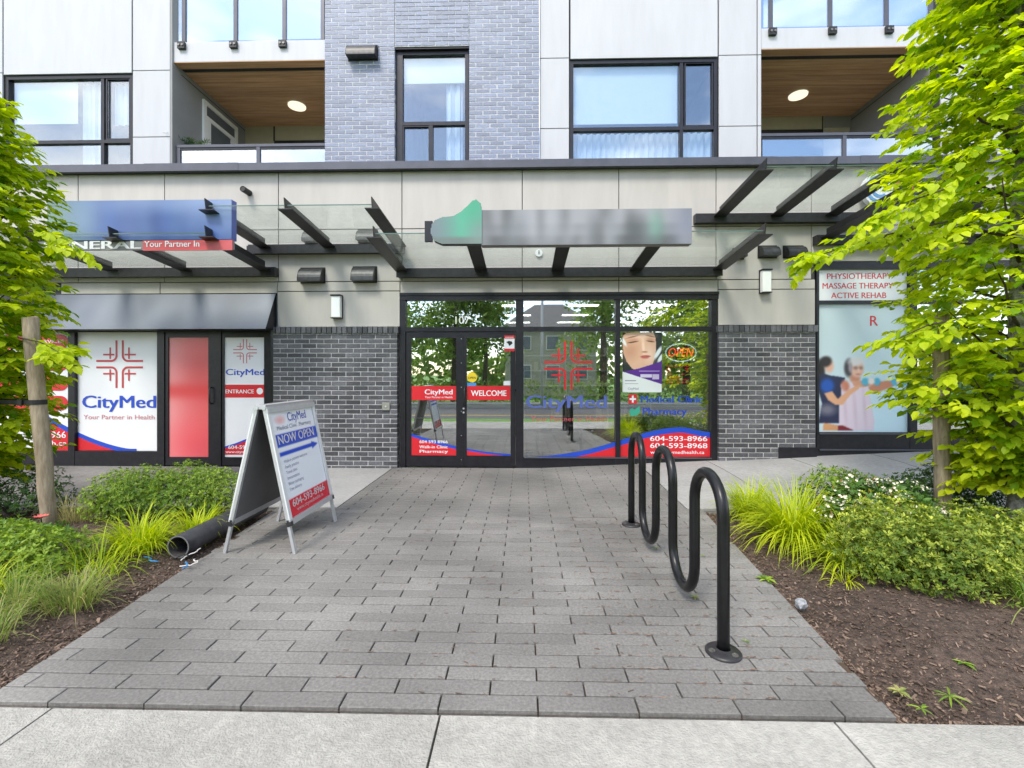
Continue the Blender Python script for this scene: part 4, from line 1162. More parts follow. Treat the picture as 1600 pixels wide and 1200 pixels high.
text('citymedhealth.ca', gx(54), YV - 0.002, gzz(90, 696), width=1.05, height=0.075, mat='vinyl_white', parent=SL, bold=0.02)
for q in (534, 568, 599, 630):
    x1_ = gx(107); zc_ = gzz(90, q); r_ = 0.115
    pts = [(x1_ - r_ + r_ * math.cos(a), zc_ + r_ * math.sin(a)) for a in np.linspace(-math.pi / 2, math.pi / 2, 12)] + [(gx(-20), zc_ + r_), (gx(-20), zc_ - r_)]
    MB().prism(pts, YV - 0.0012, YV).build('red_pill', 'vinyl_red', SL)
text('SERVICES', gx(80), YV - 0.0025, gzz(80, 536), height=0.05, width=0.42, mat='vinyl_white', parent=SL, bold=0.02)
YDD = YD
logo(gx(384.5), gzz(384.5, 549), gx(403) - gx(384.5), YDD, 'logo_soft', ds)
text('CityMed', gx(385), YDD - 0.001, gzz(385, 586), width=gx(415) - gx(355), height=0.095, mat='vinyl_blue', parent=ds, bold=0.03)
vin([(353.5, 601), (415, 601), (415, 621), (353.5, 621)], 'vinyl_red', ds, YDD, 'red_band')
text('ENTRANCE', gx(376), YDD - 0.002, gzz(376, 614.5), width=gx(398) - gx(354), height=0.06, mat='vinyl_white', parent=ds, bold=0.03)
MB().disc((gx(407.5), YDD - 0.002, gzz(407, 611)), 0.05, 0.001, 20, 'y').build('arrow_disc', 'vinyl_white', ds)
wave(ds, [(353.5, 697), (370, 692), (390, 684), (415, 672)], [(415, 710), (353.5, 710)], YDD, 3)
text('604-593-8966', gx(385), YDD - 0.002, gzz(385, 701), width=gx(412) - gx(359), height=0.055, mat='vinyl_white', parent=ds, bold=0.02)
text('www.citymedhealth.ca', gx(384), YDD - 0.002, gzz(384, 707.5), width=gx(414) - gx(354.5), height=0.04, mat='vinyl_white', parent=ds, bold=0.02)
# room behind keeps the light out
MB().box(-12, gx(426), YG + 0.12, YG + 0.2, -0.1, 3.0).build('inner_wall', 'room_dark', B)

# awning over the left shop
aw = thing('awning', 'grey fabric awning over the white and red shopfront', 'awning', (gx(260), 6.9, 2.2))
ax0, ax1 = FX(70, YF), FX(431, YF); az1 = FZ(260, 460, YF); az0 = FZ(260, 514, 6.70)
ink = Ink(ax1 - ax0, 0.6, 120, 24, (116, 120, 132))
for k in range(26):
    ink.ell(random.random(), random.uniform(.2, .8), random.uniform(.02, .06), random.uniform(.2, .5), random.choice([(136, 140, 154), (92, 95, 106), (106, 110, 126)]), 0, 0.9, 0.55)
ink.blur(6)
ink.build('fabric', aw, lambda u, v: (ax0 + u, 6.70 + (YF - 0.004 - 6.70) * (v / 0.6) - 0.004, az0 + (az1 - az0) * (v / 0.6)))
MB().prismx([(6.70, az0), (YF - 0.003, az0), (YF - 0.003, az1)], ax0, ax1).build('frame', 'frame', aw)

# right shopfront ----------------------------------------------------------------
SR = thing('shopfront', 'physiotherapy shopfront with a pale blue photo panel behind the right tree', 'shopfront', (gx(1450), YG, 0.2))
zr_h0, zr_h1 = gzz(1400, 421), gzz(1400, 409); zr_s = gzz(1400, 675)
fr = MB()
rails(fr, gx(1272), gx(1760), zr_h0, zr_h1, YG - 0.06, 0.12)
for a, b in ((1272, 1276), (1417, 1428), (1590, 1600), (1750, 1760)): rails(fr, gx(a), gx(b), 0.0, zr_h0, YG - 0.06, 0.12)
for a, b in ((1276, 1417), (1428, 1590), (1600, 1750)):
    rails(fr, gx(a), gx(b), gzz(1400, 475), gzz(1400, 470), YG - 0.055, 0.11); rails(fr, gx(a), gx(b), 0.0, zr_s, YG - 0.055, 0.11)
fr.build('frame', 'frame', SR)
MB().box(gx(1276), gx(1750), YG - 0.075, YG - 0.056, zr_s - 0.03, zr_s - 0.01).build('sill_trim', 'flash', SR)
MB().box(gx(1276), gx(1760), YG - 0.085, YG - 0.057, gzz(1400, 703), gzz(1400, 701)).build('base_trim', 'flash', SR)
MB().box(gx(1276), gx(1417), YG - 0.004, YG + 0.004, gzz(1400, 470), zr_h0).build('pane', 'glass', SR)
MB().box(gx(1428), gx(1590), YG - 0.004, YG + 0.004, gzz(1400, 470), zr_h0).build('pane', 'glass', SR)
for a, b in ((1428, 1590), (1600, 1750)): MB().box(gx(a), gx(b), YG - 0.004, YG + 0.004, zr_s, gzz(1400, 475)).build('pane', 'glass', SR)
vin([(1277, 421.5), (1416, 421.5), (1416, 469.5), (1277, 469.5)], 'vinyl_white', SR, YV, 'sign_film')
for k, (s_, q, a, b) in enumerate((('PHYSIOTHERAPY', 436, 1291, 1392), ('MASSAGE THERAPY', 451, 1284, 1394), ('ACTIVE REHAB', 466, 1298, 1384))):
    text(s_, gx((a + b) / 2), YV - 0.003, gzz((a + b) / 2, q), width=gx(b) - gx(a), height=0.085, mat='vinyl_red', parent=SR, bold=0.02)
ix0, ix1, iz0, iz1 = gx(1276), gx(1417), zr_s, gzz(1346, 475)
ink = Ink(ix1 - ix0, iz1 - iz0, 170, 230, (198, 211, 218))
ink.ell(0.75, 0.15, 0.7, 0.4, (196, 226, 240), 0, 0.9, 0.9); ink.ell(0.3, 0.7, 0.6, 0.4, (186, 205, 210), 0, 0.9, 0.8)
def V(u, v): return ((1270 + u / 8.57 - 1276) / 141.0, (675 - (540 + v / 8.57)) / 200.0)
def pp(pts, col, a=1.0): ink.poly([V(*p) for p in pts], col, a)
def pe(u, v, ru, rv, col, rot=0, soft=.2, a=1.0): ink.ell(*V(u, v), ru / 8.57 / 141.0, rv / 8.57 / 200.0, col, rot, soft, a)
NAVY, SKIN2 = (44, 48, 78), (206, 150, 122)
pe(215, 275, 60, 85, (214, 168, 146), 0, .3); pe(165, 215, 85, 70, (48, 42, 46), 20, .25); pe(105, 330, 50, 130, (48, 42, 46), 8, .3)
pp([(50, 420), (130, 370), (230, 400), (300, 410), (430, 430), (380, 640), (350, 800), (350, 1040), (70, 1040), (120, 780), (70, 600)], NAVY)
pe(190, 540, 90, 95, (40, 84, 168), 0, .3); pe(190, 860, 110, 70, (128, 126, 138), 0, .6, .8)
pe(480, 300, 65, 120, (70, 66, 72), 0, .25); pe(560, 440, 70, 60, (190, 132, 108), 0, .3)
pp([(350, 1135), (345, 900), (380, 650), (370, 520), (420, 480), (520, 500), (640, 500), (740, 560), (770, 720), (820, 1000), (810, 1135)], (216, 200, 214))
pe(430, 540, 55, 75, (190, 122, 98), 10, .3)
pp([(520, 470), (640, 470), (700, 500), (640, 560), (540, 540)], SKIN2)
pe(590, 310, 88, 115, (214, 172, 152), 0, .15); pe(575, 215, 105, 55, (206, 204, 204), 8, .3); pe(500, 290, 26, 70, (150, 142, 148), 0, .4)
pe(570, 300, 30, 22, (120, 96, 92), 0, .4, .7); pe(640, 300, 28, 22, (120, 96, 92), 0, .4, .7); pe(605, 385, 34, 9, (170, 92, 88), 0, .5, .8); pe(612, 335, 12, 28, (228, 190, 170), 0, .5, .8)
for q in (430, 560, 690): pe(q, 850, 22, 230, (196, 174, 190), 4, .7, .6)
pp([(620, 500), (760, 462), (860, 470), (860, 525), (660, 560)], SKIN2)
pp([(740, 560), (900, 478), (1070, 470), (1080, 545), (900, 610), (790, 650)], (196, 132, 106))
pp([(150, 640), (255, 612), (330, 715), (470, 600), (560, 545), (640, 520), (610, 580), (500, 660), (400, 790), (300, 795), (200, 730)], (214, 162, 128))
for q, w in ((700, 52), (855, 46), (1095, 52), (1210, 44)): pe(q, 485, w, 52, (84, 168, 198), 0, .2)
pe(780, 480, 45, 40, (226, 214, 208), 0, .3); pe(1152, 480, 40, 40, (222, 190, 176), 0, .3)
pp([(130, 1135), (140, 1035), (335, 1068), (330, 1135)], (204, 150, 108)); pp([(335, 1068), (400, 1072), (545, 1135), (330, 1135)], (124, 40, 52))
ink.blur(3)
ink.build('photo_panel', SR, lambda u, v: (ix0 + u, YG - 0.008, iz0 + v), 'print_gloss')
MB().box(ix0, ix1, YG - 0.004, YG + 0.004, iz0, iz1).build('pane', 'vinyl_white', SR)
text('R', gx(1364), YV - 0.003, gzz(1364, 509), height=0.15, mat='vinyl_red', parent=SR, bold=0.01)
text('Women', gx(1436), YV - 0.003, gzz(1450, 585), height=0.07, mat='white', parent=SR, bold=0.02, align='LEFT')
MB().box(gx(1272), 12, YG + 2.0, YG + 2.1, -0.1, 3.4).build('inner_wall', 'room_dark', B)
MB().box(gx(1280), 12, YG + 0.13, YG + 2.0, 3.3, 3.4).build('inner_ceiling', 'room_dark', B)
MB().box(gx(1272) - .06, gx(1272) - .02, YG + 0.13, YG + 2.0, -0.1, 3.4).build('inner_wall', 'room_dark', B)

# ================================================================== CANOPIES
def canopy(label, inner_px, z_in, z_out, y_out, glass_px=None, ledger_px=None, ends=True):
    yi = YF - 0.10
    xs = [FX(p, YF) for p in inner_px]
    t = thing('glass_canopy', label, 'canopy', (sum(xs) / len(xs), YF, z_in))
    l0, l1 = FX(ledger_px[0], YF - .1), FX(ledger_px[1], YF - .1)
    mb = MB(); mb.box(l0, l1, yi - 0.012, YF - 0.001, z_in - 0.075, z_in + 0.055)
    mb.box(l0 - 0.01, l1 + 0.01, yi - 0.03, yi - 0.012, z_in - 0.085, z_in + 0.03)
    mb.build('ledger', 'steel', t)
    def zz(y): return z_in + (z_out - z_in) * (yi - y) / (yi - y_out)
    for x in xs:
        b = MB()
        w = 0.09
        vs = [(x - w, yi - .03, zz(yi)), (x + w, yi - .03, zz(yi)), (x + w, y_out, zz(y_out)), (x - w, y_out, zz(y_out))]
        vs += [(a, c, d + 0.012) for a, c, d in vs]
        b.add(vs, [(3, 2, 1, 0), (4, 5, 6, 7), (0, 1, 5, 4), (1, 2, 6, 5), (2, 3, 7, 6), (3, 0, 4, 7)])
        h = 0.125
        vs = [(x + s, y, z) for s in (-0.006, 0.006) for y, z in ((yi - .03, zz(yi) + 0.012), (y_out + 0.004, zz(y_out) + 0.012), (y_out - 0.02, zz(y_out) + 0.012 + h), (yi - .03, zz(yi) + 0.012 + h))]
        b.add(vs, [(0, 1, 2, 3), (7, 6, 5, 4), (0, 4, 5, 1), (1, 5, 6, 2), (2, 6, 7, 3), (3, 7, 4, 0)])
        b.build('beam', 'steel', t)
    gs = [FX(p, YF) for p in (glass_px or inner_px)]
    for a, b_ in zip(gs[:-1], gs[1:]):
        ya, yb_ = yi - 0.03, y_out + 0.03
        zo = 0.055
        a2, b2 = a + 0.012, b_ - 0.012
        g_ = MB().add([(a2, ya, zz(ya) + zo), (b2, ya, zz(ya) + zo), (b2, yb_, zz(yb_) + zo), (a2, yb_, zz(yb_) + zo),
                       (a2, ya, zz(ya) + zo + .012), (b2, ya, zz(ya) + zo + .012), (b2, yb_, zz(yb_) + zo + .012), (a2, yb_, zz(yb_) + zo + .012)],
                      [(3, 2, 1, 0), (4, 5, 6, 7)])
        pane_o = g_.build('pane', 'glass_canopy', t)
        MB().box(a2, b2, yb_ - 0.004, yb_ - 0.0005, zz(yb_) + zo, zz(yb_) + zo + .012).build('pane_edge', 'glass_edge', pane_o)
    return t
M['alu_white'] = pm('pale_clip_rail', (0.72, 0.73, 0.74), 0.35, 0.1)
M['glass_edge'] = pm('green_glass_edge', (0.10, 0.17, 0.14), 0.2)
YT = 5.56
canopy('low glass canopy under the blue sign over the red and white shop', (-60, 70, 187, 300, 421), FZ(300, 426, YF), FZ(190, 374, YT) + 0.02, YT, ledger_px=(-60, 430))
canopy('raised glass canopy of three beams above the left brick pier', (421, 520, 629), FZ(520, 390, YF), FZ(444, 327, YT), YT, ledger_px=(388, 630))
canopy('wide low glass canopy on five beams over the 107 entrance', (631, 753, 870, 990, 1118), FZ(870, 426, YF), FZ(1196, 367, YT), YT, ledger_px=(621, 1127))
canopy('raised glass canopy above the right brick pier, its tips nearest the coping', (1119, 1206, 1290, 1375), FZ(1119, 343, YF), FZ(1196, 266, YT), YT, ledger_px=(1087, 1380))
canopy('glass canopy over the physiotherapy shop, mostly behind the tree', (1283, 1400, 1520, 1640), FZ(1290, 376, YF), FZ(1400, 312, YT), YT, ledger_px=(1276, 1660))

# ================================================================== SIGNS
def board(name, label, cat, px0, px1, py0, py1, y, paint, th=0.10, side='frame', nx=140, ny=34, base=(120, 125, 140)):
    x0, x1 = FX(px0, y), FX(px1, y); pm_ = (px0 + px1) / 2; z1, z0 = FZ(pm_, py0, y), FZ(pm_, py1, y)
    t = thing(name, label, cat, ((x0 + x1) / 2, y, z0))
    MB().box(x0, x1, y, y + th, z0, z1).build('box', side, t)
    ink = Ink(x1 - x0, z1 - z0, nx, ny, base); paint(ink)
    ink.build('face', t, lambda u, v: (x0 + u, y - 0.003, z0 + v))
    return t, x0, x1, z0, z1
def paint_blue(k):
    k.c[...] = (60, 84, 142)
    for i in range(30):
        k.ell(random.uniform(0.15, 1), random.uniform(.1, .9), random.uniform(.02, .07), random.uniform(.25, .6), random.choice([(68, 98, 166), (50, 72, 128), (98, 120, 170), (78, 106, 152)]), 0, .9, .6)
    k.ell(0.03, 0.5, 0.14, 0.7, (134, 158, 120), 0, .9, .8); k.ell(0.20, 0.55, 0.10, 0.6, (122, 146, 178), 0, .9, .7)
    k.ell(1.0, 0.9, 0.18, 0.5, (150, 166, 196), 0, .9, .8); k.ell(0.5, 1.0, 0.2, 0.25, (150, 168, 200), 0, .9, .6); k.ell(0.8, 1.0, 0.15, 0.25, (150, 168, 200), 0, .9, .6)
    k.blur(10)
bs, *_r = board('shop_sign', 'blue signboard standing on the left canopy, its lettering smeared out', 'sign', 74, 362, 313, 375, YT + 0.12, paint_blue, 0.10, 'vinyl_lav')
bx0, bx1 = FX(60, YT), FX(362, YT)
YK = YT + 0.10
zb = FZ(220, 375, YK)
# sign letters mirrored in the canopy glass, made as a solid strip; red panel
MB().box(FX(50, YK), FX(362, YK), YK + 0.03, YK + 0.06, zb - 0.115, zb - 0.002).build('mirrored_letter_strip', 'panel_dark', bs)
text('GENERAL', FX(140, YK), YK + 0.024, zb - 0.10, width=FX(214, YK) - FX(62, YK), height=0.10, mat='vinyl_white', parent=bs, bold=0.05)
MB().box(FX(222, YK), FX(362, YK), YK + 0.012, YK + 0.029, zb - 0.13, zb - 0.003).build('red_panel', 'vinyl_pink', bs)
text('Your Partner In', FX(268, YK), YK + 0.008, zb - 0.085, width=FX(312, YK) - FX(226, YK), height=0.075, mat='vinyl_white', parent=bs, bold=0.02)

def paint_grey(k):
    k.c[...] = (128, 130, 134)
    k.rect(0, 1, 0.6, 1.0, (152, 152, 157)); k.rect(0, 1, 0, 0.25, (92, 94, 96))
    for i in range(34):
        k.ell(random.random(), random.uniform(.1, .9), random.uniform(.015, .04), random.uniform(.3, .55), random.choice([(164, 164, 170), (96, 98, 100), (116, 120, 124), (142, 146, 150), (78, 81, 82)]), 0, .9, .6)
    k.ell(0.83, 0.5, 0.03, 0.35, (118, 160, 144), 0, .9, .8); k.ell(0.97, .6, .06, .6, (128, 130, 148), 0, .9, .8)
    k.blur(8)
ms, mx0, mx1, mz0, mz1 = board('shop_sign', 'grey smeared signboard with a green emblem on the 107 canopy', 'sign', 752, 1081, 327, 382, YT - 0.06, paint_grey, 0.12, 'panel_dark')
gp = [(674, 352), (680, 344), (692, 339), (708, 338), (720, 331), (730, 322), (738, 314), (744, 312), (751, 318), (753, 330), (753, 381), (690, 381), (678, 376), (673, 364)]
yy_ = YT - 0.07
MB().prism([(FX(a, yy_), FZ(a, b, yy_)) for a, b in gp], yy_ + 0.002, yy_ + 0.10).build('emblem', 'frame', ms)
gxa, gxb, gza, gzb = FX(673, yy_), FX(753, yy_), FZ(713, 381, yy_), FZ(713, 312, yy_)
ink = Ink(gxb - gxa, gzb - gza, 60, 50, (96, 150, 132))
ink.ell(0.65, 0.5, 0.3, 0.5, (78, 168, 136), 0, .9, .8); ink.ell(0.05, 0.3, 0.3, 0.6, (112, 122, 130), 0, .9, .95); ink.rect(0, 1, 0, .16, (104, 116, 112)); ink.ell(0.95, .3, .2, .6, (118, 136, 132), 0, .9, .8); ink.ell(0.85, 0.85, 0.2, 0.3, (50, 158, 118), 0, .9, .7)
ink.blur(5)
fo = ink.build('emblem_face', ms, lambda u, v: (gxa + u, yy_ - 0.002, gza + v))
# trim the painted grid to the emblem outline
import bmesh
bmm = bmesh.new(); bmm.from_mesh(fo.data)
outl = [(FX(a, yy_), FZ(a, b, yy_)) for a, b in gp]; o_ = wloc(ms)
def inside(x, z):
    r = False
    for i in range(len(outl)):
        x1, z1 = outl[i]; x2, z2 = outl[(i + 1) % len(outl)]
        if (z1 > z) != (z2 > z) and x < (x2 - x1) * (z - z1) / (z2 - z1) + x1: r = not r
    return r
bmesh.ops.delete(bmm, geom=[f for f in bmm.faces if not inside(f.calc_center_median().x + o_.x, f.calc_center_median().z + o_.z)], context='FACES')
bmm.to_mesh(fo.data); bmm.free()
MB().box(FX(664, YT), FX(676, YT), YT - 0.02, YT + 0.02, FZ(670, 378, YT), FZ(670, 346, YT)).build('bracket', 'frame', ms)

# round sign and red letters of the next shop
rs = thing('shop_sign', 'round blue and white emblem with red letters above the right canopy', 'sign', (FX(1375, 6.9), 6.9, FZ(1375, 300, 6.9)))
cx_, cz_ = FX(1372, 6.88), FZ(1372, 297, 6.88)
MB().disc((cx_, 6.84, cz_), 0.24, 0.08, 36, 'y').build('disc', 'vinyl_white', rs)
ar = MB()
for k, r_ in enumerate((0.205, 0.13)):
    for i in range(20):
        a0, a1 = 0.6 + i * 0.24, 0.6 + (i + 1) * 0.24
        ar.prism([(cx_ + r_ * math.cos(a0), cz_ + r_ * math.sin(a0)), (cx_ + (r_ - .045) * math.cos(a0), cz_ + (r_ - .045) * math.sin(a0)), (cx_ + (r_ - .045) * math.cos(a1), cz_ + (r_ - .045) * math.sin(a1)), (cx_ + r_ * math.cos(a1), cz_ + r_ * math.sin(a1))], 6.834, 6.8395)
ar.build('swirl', 'litter_blue', rs)
text('A', FX(1403, 6.88), 6.84, FZ(1403, 299, 6.88), height=0.22, mat='vinyl_red', parent=rs, bold=0.03)
text('R', FX(1428, 6.88), 6.84, FZ(1428, 299, 6.88), height=0.28, mat='vinyl_red', parent=rs, bold=0.03)
MB().box(FX(1385, 6.9), FX(1460, 6.9), 6.90, 6.96, FZ(1403, 301, 6.88), FZ(1403, 278, 6.88)).build('backing_rail', 'black', rs)

# ================================================================== LAMPS, VENTS, SMALL FITTINGS
def wall_lamp(px0, px1, py0, py1, lab):
    y = YF - 0.002
    x0, x1 = FX(px0, y - .1), FX(px1, y - .1); z1, z0 = FZ(px0, py0, y - .1), FZ(px0, py1, y - .1)
    t = thing('wall_lamp', lab, 'lamp', ((x0 + x1) / 2, y, z0), 'white wall lamps beside the canopies')
    w = x1 - x0
    MB().bbox(x0 + .01, x1 - .01, y - 0.095, y - 0.02, z0 + .012, z1 - .022, .006).build('diffuser', 'lampglass', t)
    m = MB(); m.box(x0, x1, y - 0.11, y, z1 - .02, z1); m.box(x0, x1, y - 0.10, y, z0, z0 + .01); m.box(x0 + .0, x1, y - 0.019, y, z0 + .01, z1 - .02)
    m.build('bracket', 'frame', t)
wall_lamp(516, 532, 460, 497, 'slim white wall lamp above the left brick pier')
wall_lamp(1191, 1207, 420, 457, 'slim white wall lamp above the right brick pier')
def hood(px0, px1, py0, py1, lab, y=YF, flip=False):
    x0, x1 = FX(px0, y - .1), FX(px1, y - .1); z1, z0 = FZ(px0, py0, y - .1), FZ(px0, py1, y - .1)
    t = thing('vent_hood', lab, 'vent', ((x0 + x1) / 2, y, z0), 'dark vent hoods on the panels')
    D = 0.15; n = 8; h = z1 - z0
    prof = [(y - 0.002, z1 - .01)] + [(y - D * math.sin(a) - .002, z0 + (h - .01) * math.cos(a)) for a in np.linspace(0.15, math.pi / 2, n)] + [(y - D - .002, z0 - .02), (y - .002, z0 - .02)]
    MB().prismx(prof, x0 + .012, x1 - .012).build('cover', 'hood', t)
    MB().box(x0 - .01, x1 + .01, y - 0.014, y - .0005, z0 - .03, z1 + .01).build('flange', 'black', t)
    for xx in (x0 + .002, x1 - .012): MB().prismx([(a, b + .004) for a, b in prof], xx, xx + .010).build('side_cheek', 'black', t)
hood(466, 503, 417, 438, 'dark vent hood left of two above the left brick pier')
hood(549, 585, 415, 437, 'dark streaked vent hood right of two above the left brick pier')
hood(1190, 1218, 382, 398, 'dark vent hood right above the lamp on the right pier')
hood(1230, 1260, 382, 398, 'dark vent hood nearest the leafy branch tip at right')
hood(1150, 1166, 386, 400, 'dark vent hood half hidden behind the end beam of the 107 canopy')
hood(541, 587, 66, 86, 'double metal vent hood high on the upper storey brick', YUB)
hood(473, 492, 358, 376, 'small vent seen through the raised left canopy glass, left of two')
hood(557, 586, 357, 374, 'small vent seen through the raised left canopy glass, right of two')
t = thing('spout_pipe', 'short black overflow spout sticking out of the fascia', 'pipe', (FX(387, YF), YF, FZ(387, 302, YF)))
xx, zz_ = FX(390, YF), FZ(390, 302, YF)
MB().tube([(xx, YF, zz_), (xx - 0.01, YF - 0.16, zz_ + .005)], 0.045, 16, cap=False).build('tube', 'black', t, smooth=True)
MB().tube([(xx, YF - .03, zz_), (xx - 0.01, YF - 0.158, zz_ + .005)], 0.037, 16).build('bore', 'pipe_in', t)
t = thing('wall_plate', 'small cream push plate on the brick beside the 107 door', 'switch', (FX(603, YB), YB, FZ(603, 641, YB)))
x0, x1, z0, z1 = FX(597.5, YB), FX(609.5, YB), FZ(603, 641, YB), FZ(603, 629, YB)
MB().bbox(x0, x1, YB - 0.025, YB - .002, z0, z1, .004).build('plate', 'olive_pale', t) if False else MB().bbox(x0, x1, YB - 0.025, YB - .002, z0, z1, .004).build('plate', 'wallpaint', t)
MB().disc(((x0 + x1) / 2, YB - 0.031, (z0 + z1) / 2), 0.014, 0.006, 14, 'y').build('button', 'alu', t)
t = thing('ceiling_sensor', 'small round white disc under the 107 canopy glass', 'sensor', (FX(842, YF), YF, FZ(842, 396, YF)))
MB().disc((FX(842, YF), YF - 0.03, FZ(842, 396, YF)), 0.055, 0.029, 20, 'y').build('disc', 'white', t)
MB().box(FX(842, YF) - .008, FX(842, YF) + .008, YF - 0.034, YF - .031, FZ(842, 398, YF), FZ(842, 392, YF)).build('slot', 'hood', t)

# palm on the left balcony
pb = Vector((FX(303, 7.95), 7.95, zu0 + 0.42))
t = thing('potted_palm', 'small palm in a pot behind the left balcony railing', 'plant', pb)
MB().tube([pb, pb + Vector((0, 0, .28))], [.13, .17], 16).build('pot', 'panel_dark', t, smooth=True)
MB().tube([pb - Vector((0, 0, .38)), pb], .12, 12).build('stand', 'panel_dark', t)
fr_ = MB(); rr = random.Random(5)
for k in range(16):
    a = k * 2.4; L = rr.uniform(.45, .62); el = rr.uniform(.5, 1.15)
    d = Vector((math.cos(a) * math.cos(el), math.sin(a) * math.cos(el), math.sin(el)))
    base = pb + Vector((0, 0, .3))
    prev = None
    for i in range(9):
        s = i / 8; p = base + d * L * s + Vector((0, 0, -.30 * s * s))
        if prev is not None:
            tdir = (p - prev).normalized(); sd_ = tdir.cross(Vector((0, 0, 1))).normalized()
            for sg in (-1, 1):
                q = p + sd_ * sg * .11 * (1 - s * .7) + tdir * .07
                fr_.add([p, p + tdir * .02, q], [(0, 1, 2)], rr.random())
            fr_.add([prev + sd_ * .004, p + sd_ * .004, p - sd_ * .004, prev - sd_ * .004], [(0, 1, 2, 3)], .2)
        prev = p
fr_.build('fronds', 'leaf_dark', t)

# ================================================================== BIKE RACK
rk = thing('bike_rack', 'black wave-shaped steel bike rack bolted to the paving', 'bike rack', (1.02, 3.37, 0))
ysn = [2.375, 2.770, 3.170, 3.572, 3.975, 4.375]
zt_, zb_ = 0.875, 0.082
pts = [(1.02, ysn[0], 0.0)]
for k in range(5):
    y0, y1 = ysn[k], ysn[k + 1]; r_ = (y1 - y0) / 2; cy = (y0 + y1) / 2
    if k % 2 == 0:
        zc = zt_ - r_
        pts += [(1.02, y0, z) for z in np.linspace(pts[-1][2] + .1, zc - .05, 5)]
        pts += [(1.02, cy - r_ * math.cos(a), zc + r_ * math.sin(a)) for a in np.linspace(0, math.pi, 15)]
    else:
        zc = zb_ + r_
        pts += [(1.02, y0, z) for z in np.linspace(pts[-1][2] - .05, zc + .05, 5)]
        pts += [(1.02, cy - r_ * math.cos(a), zc - r_ * math.sin(a)) for a in np.linspace(0, math.pi, 15)]
pts += [(1.02, ysn[5], z) for z in np.linspace(pts[-1][2] - .05, 0.0, 5)]
MB().tube(pts, 0.0305, 20).build('tube', 'rack', rk, smooth=True)
for y in (ysn[0], ysn[5]):
    fl = MB()
    n = 28
    prof = [(0.034, 0.026), (0.05, 0.018), (0.078, 0.016), (0.088, 0.008), (0.088, 0.0)]
    vs = []; fs = []
    for (r_, z) in prof:
        for k in range(n): vs.append((1.02 + r_ * math.cos(2 * math.pi * k / n), y + r_ * math.sin(2 * math.pi * k / n), z))
    for j in range(len(prof) - 1):
        for k in range(n): fs.append((j * n + k, j * n + (k + 1) % n, (j + 1) * n + (k + 1) % n, (j + 1) * n + k)[::-1])
    fp = fl.add(vs, fs).build('base_flange', 'rack_worn', rk, smooth=True) if False else fl.add(vs, fs).build('base_flange', 'steel', rk, smooth=True)
    for k in range(3):
        a = -0.9 + k * 2.094; c = (1.02 + .062 * math.cos(a), y + .062 * math.sin(a), 0.0165)
        MB().disc(c, .016, .004, 16).build('washer', 'plate', fp)
        MB().disc((c[0], c[1], c[2] + .004), .009, .006, 6).build('bolt', 'plate', fp)

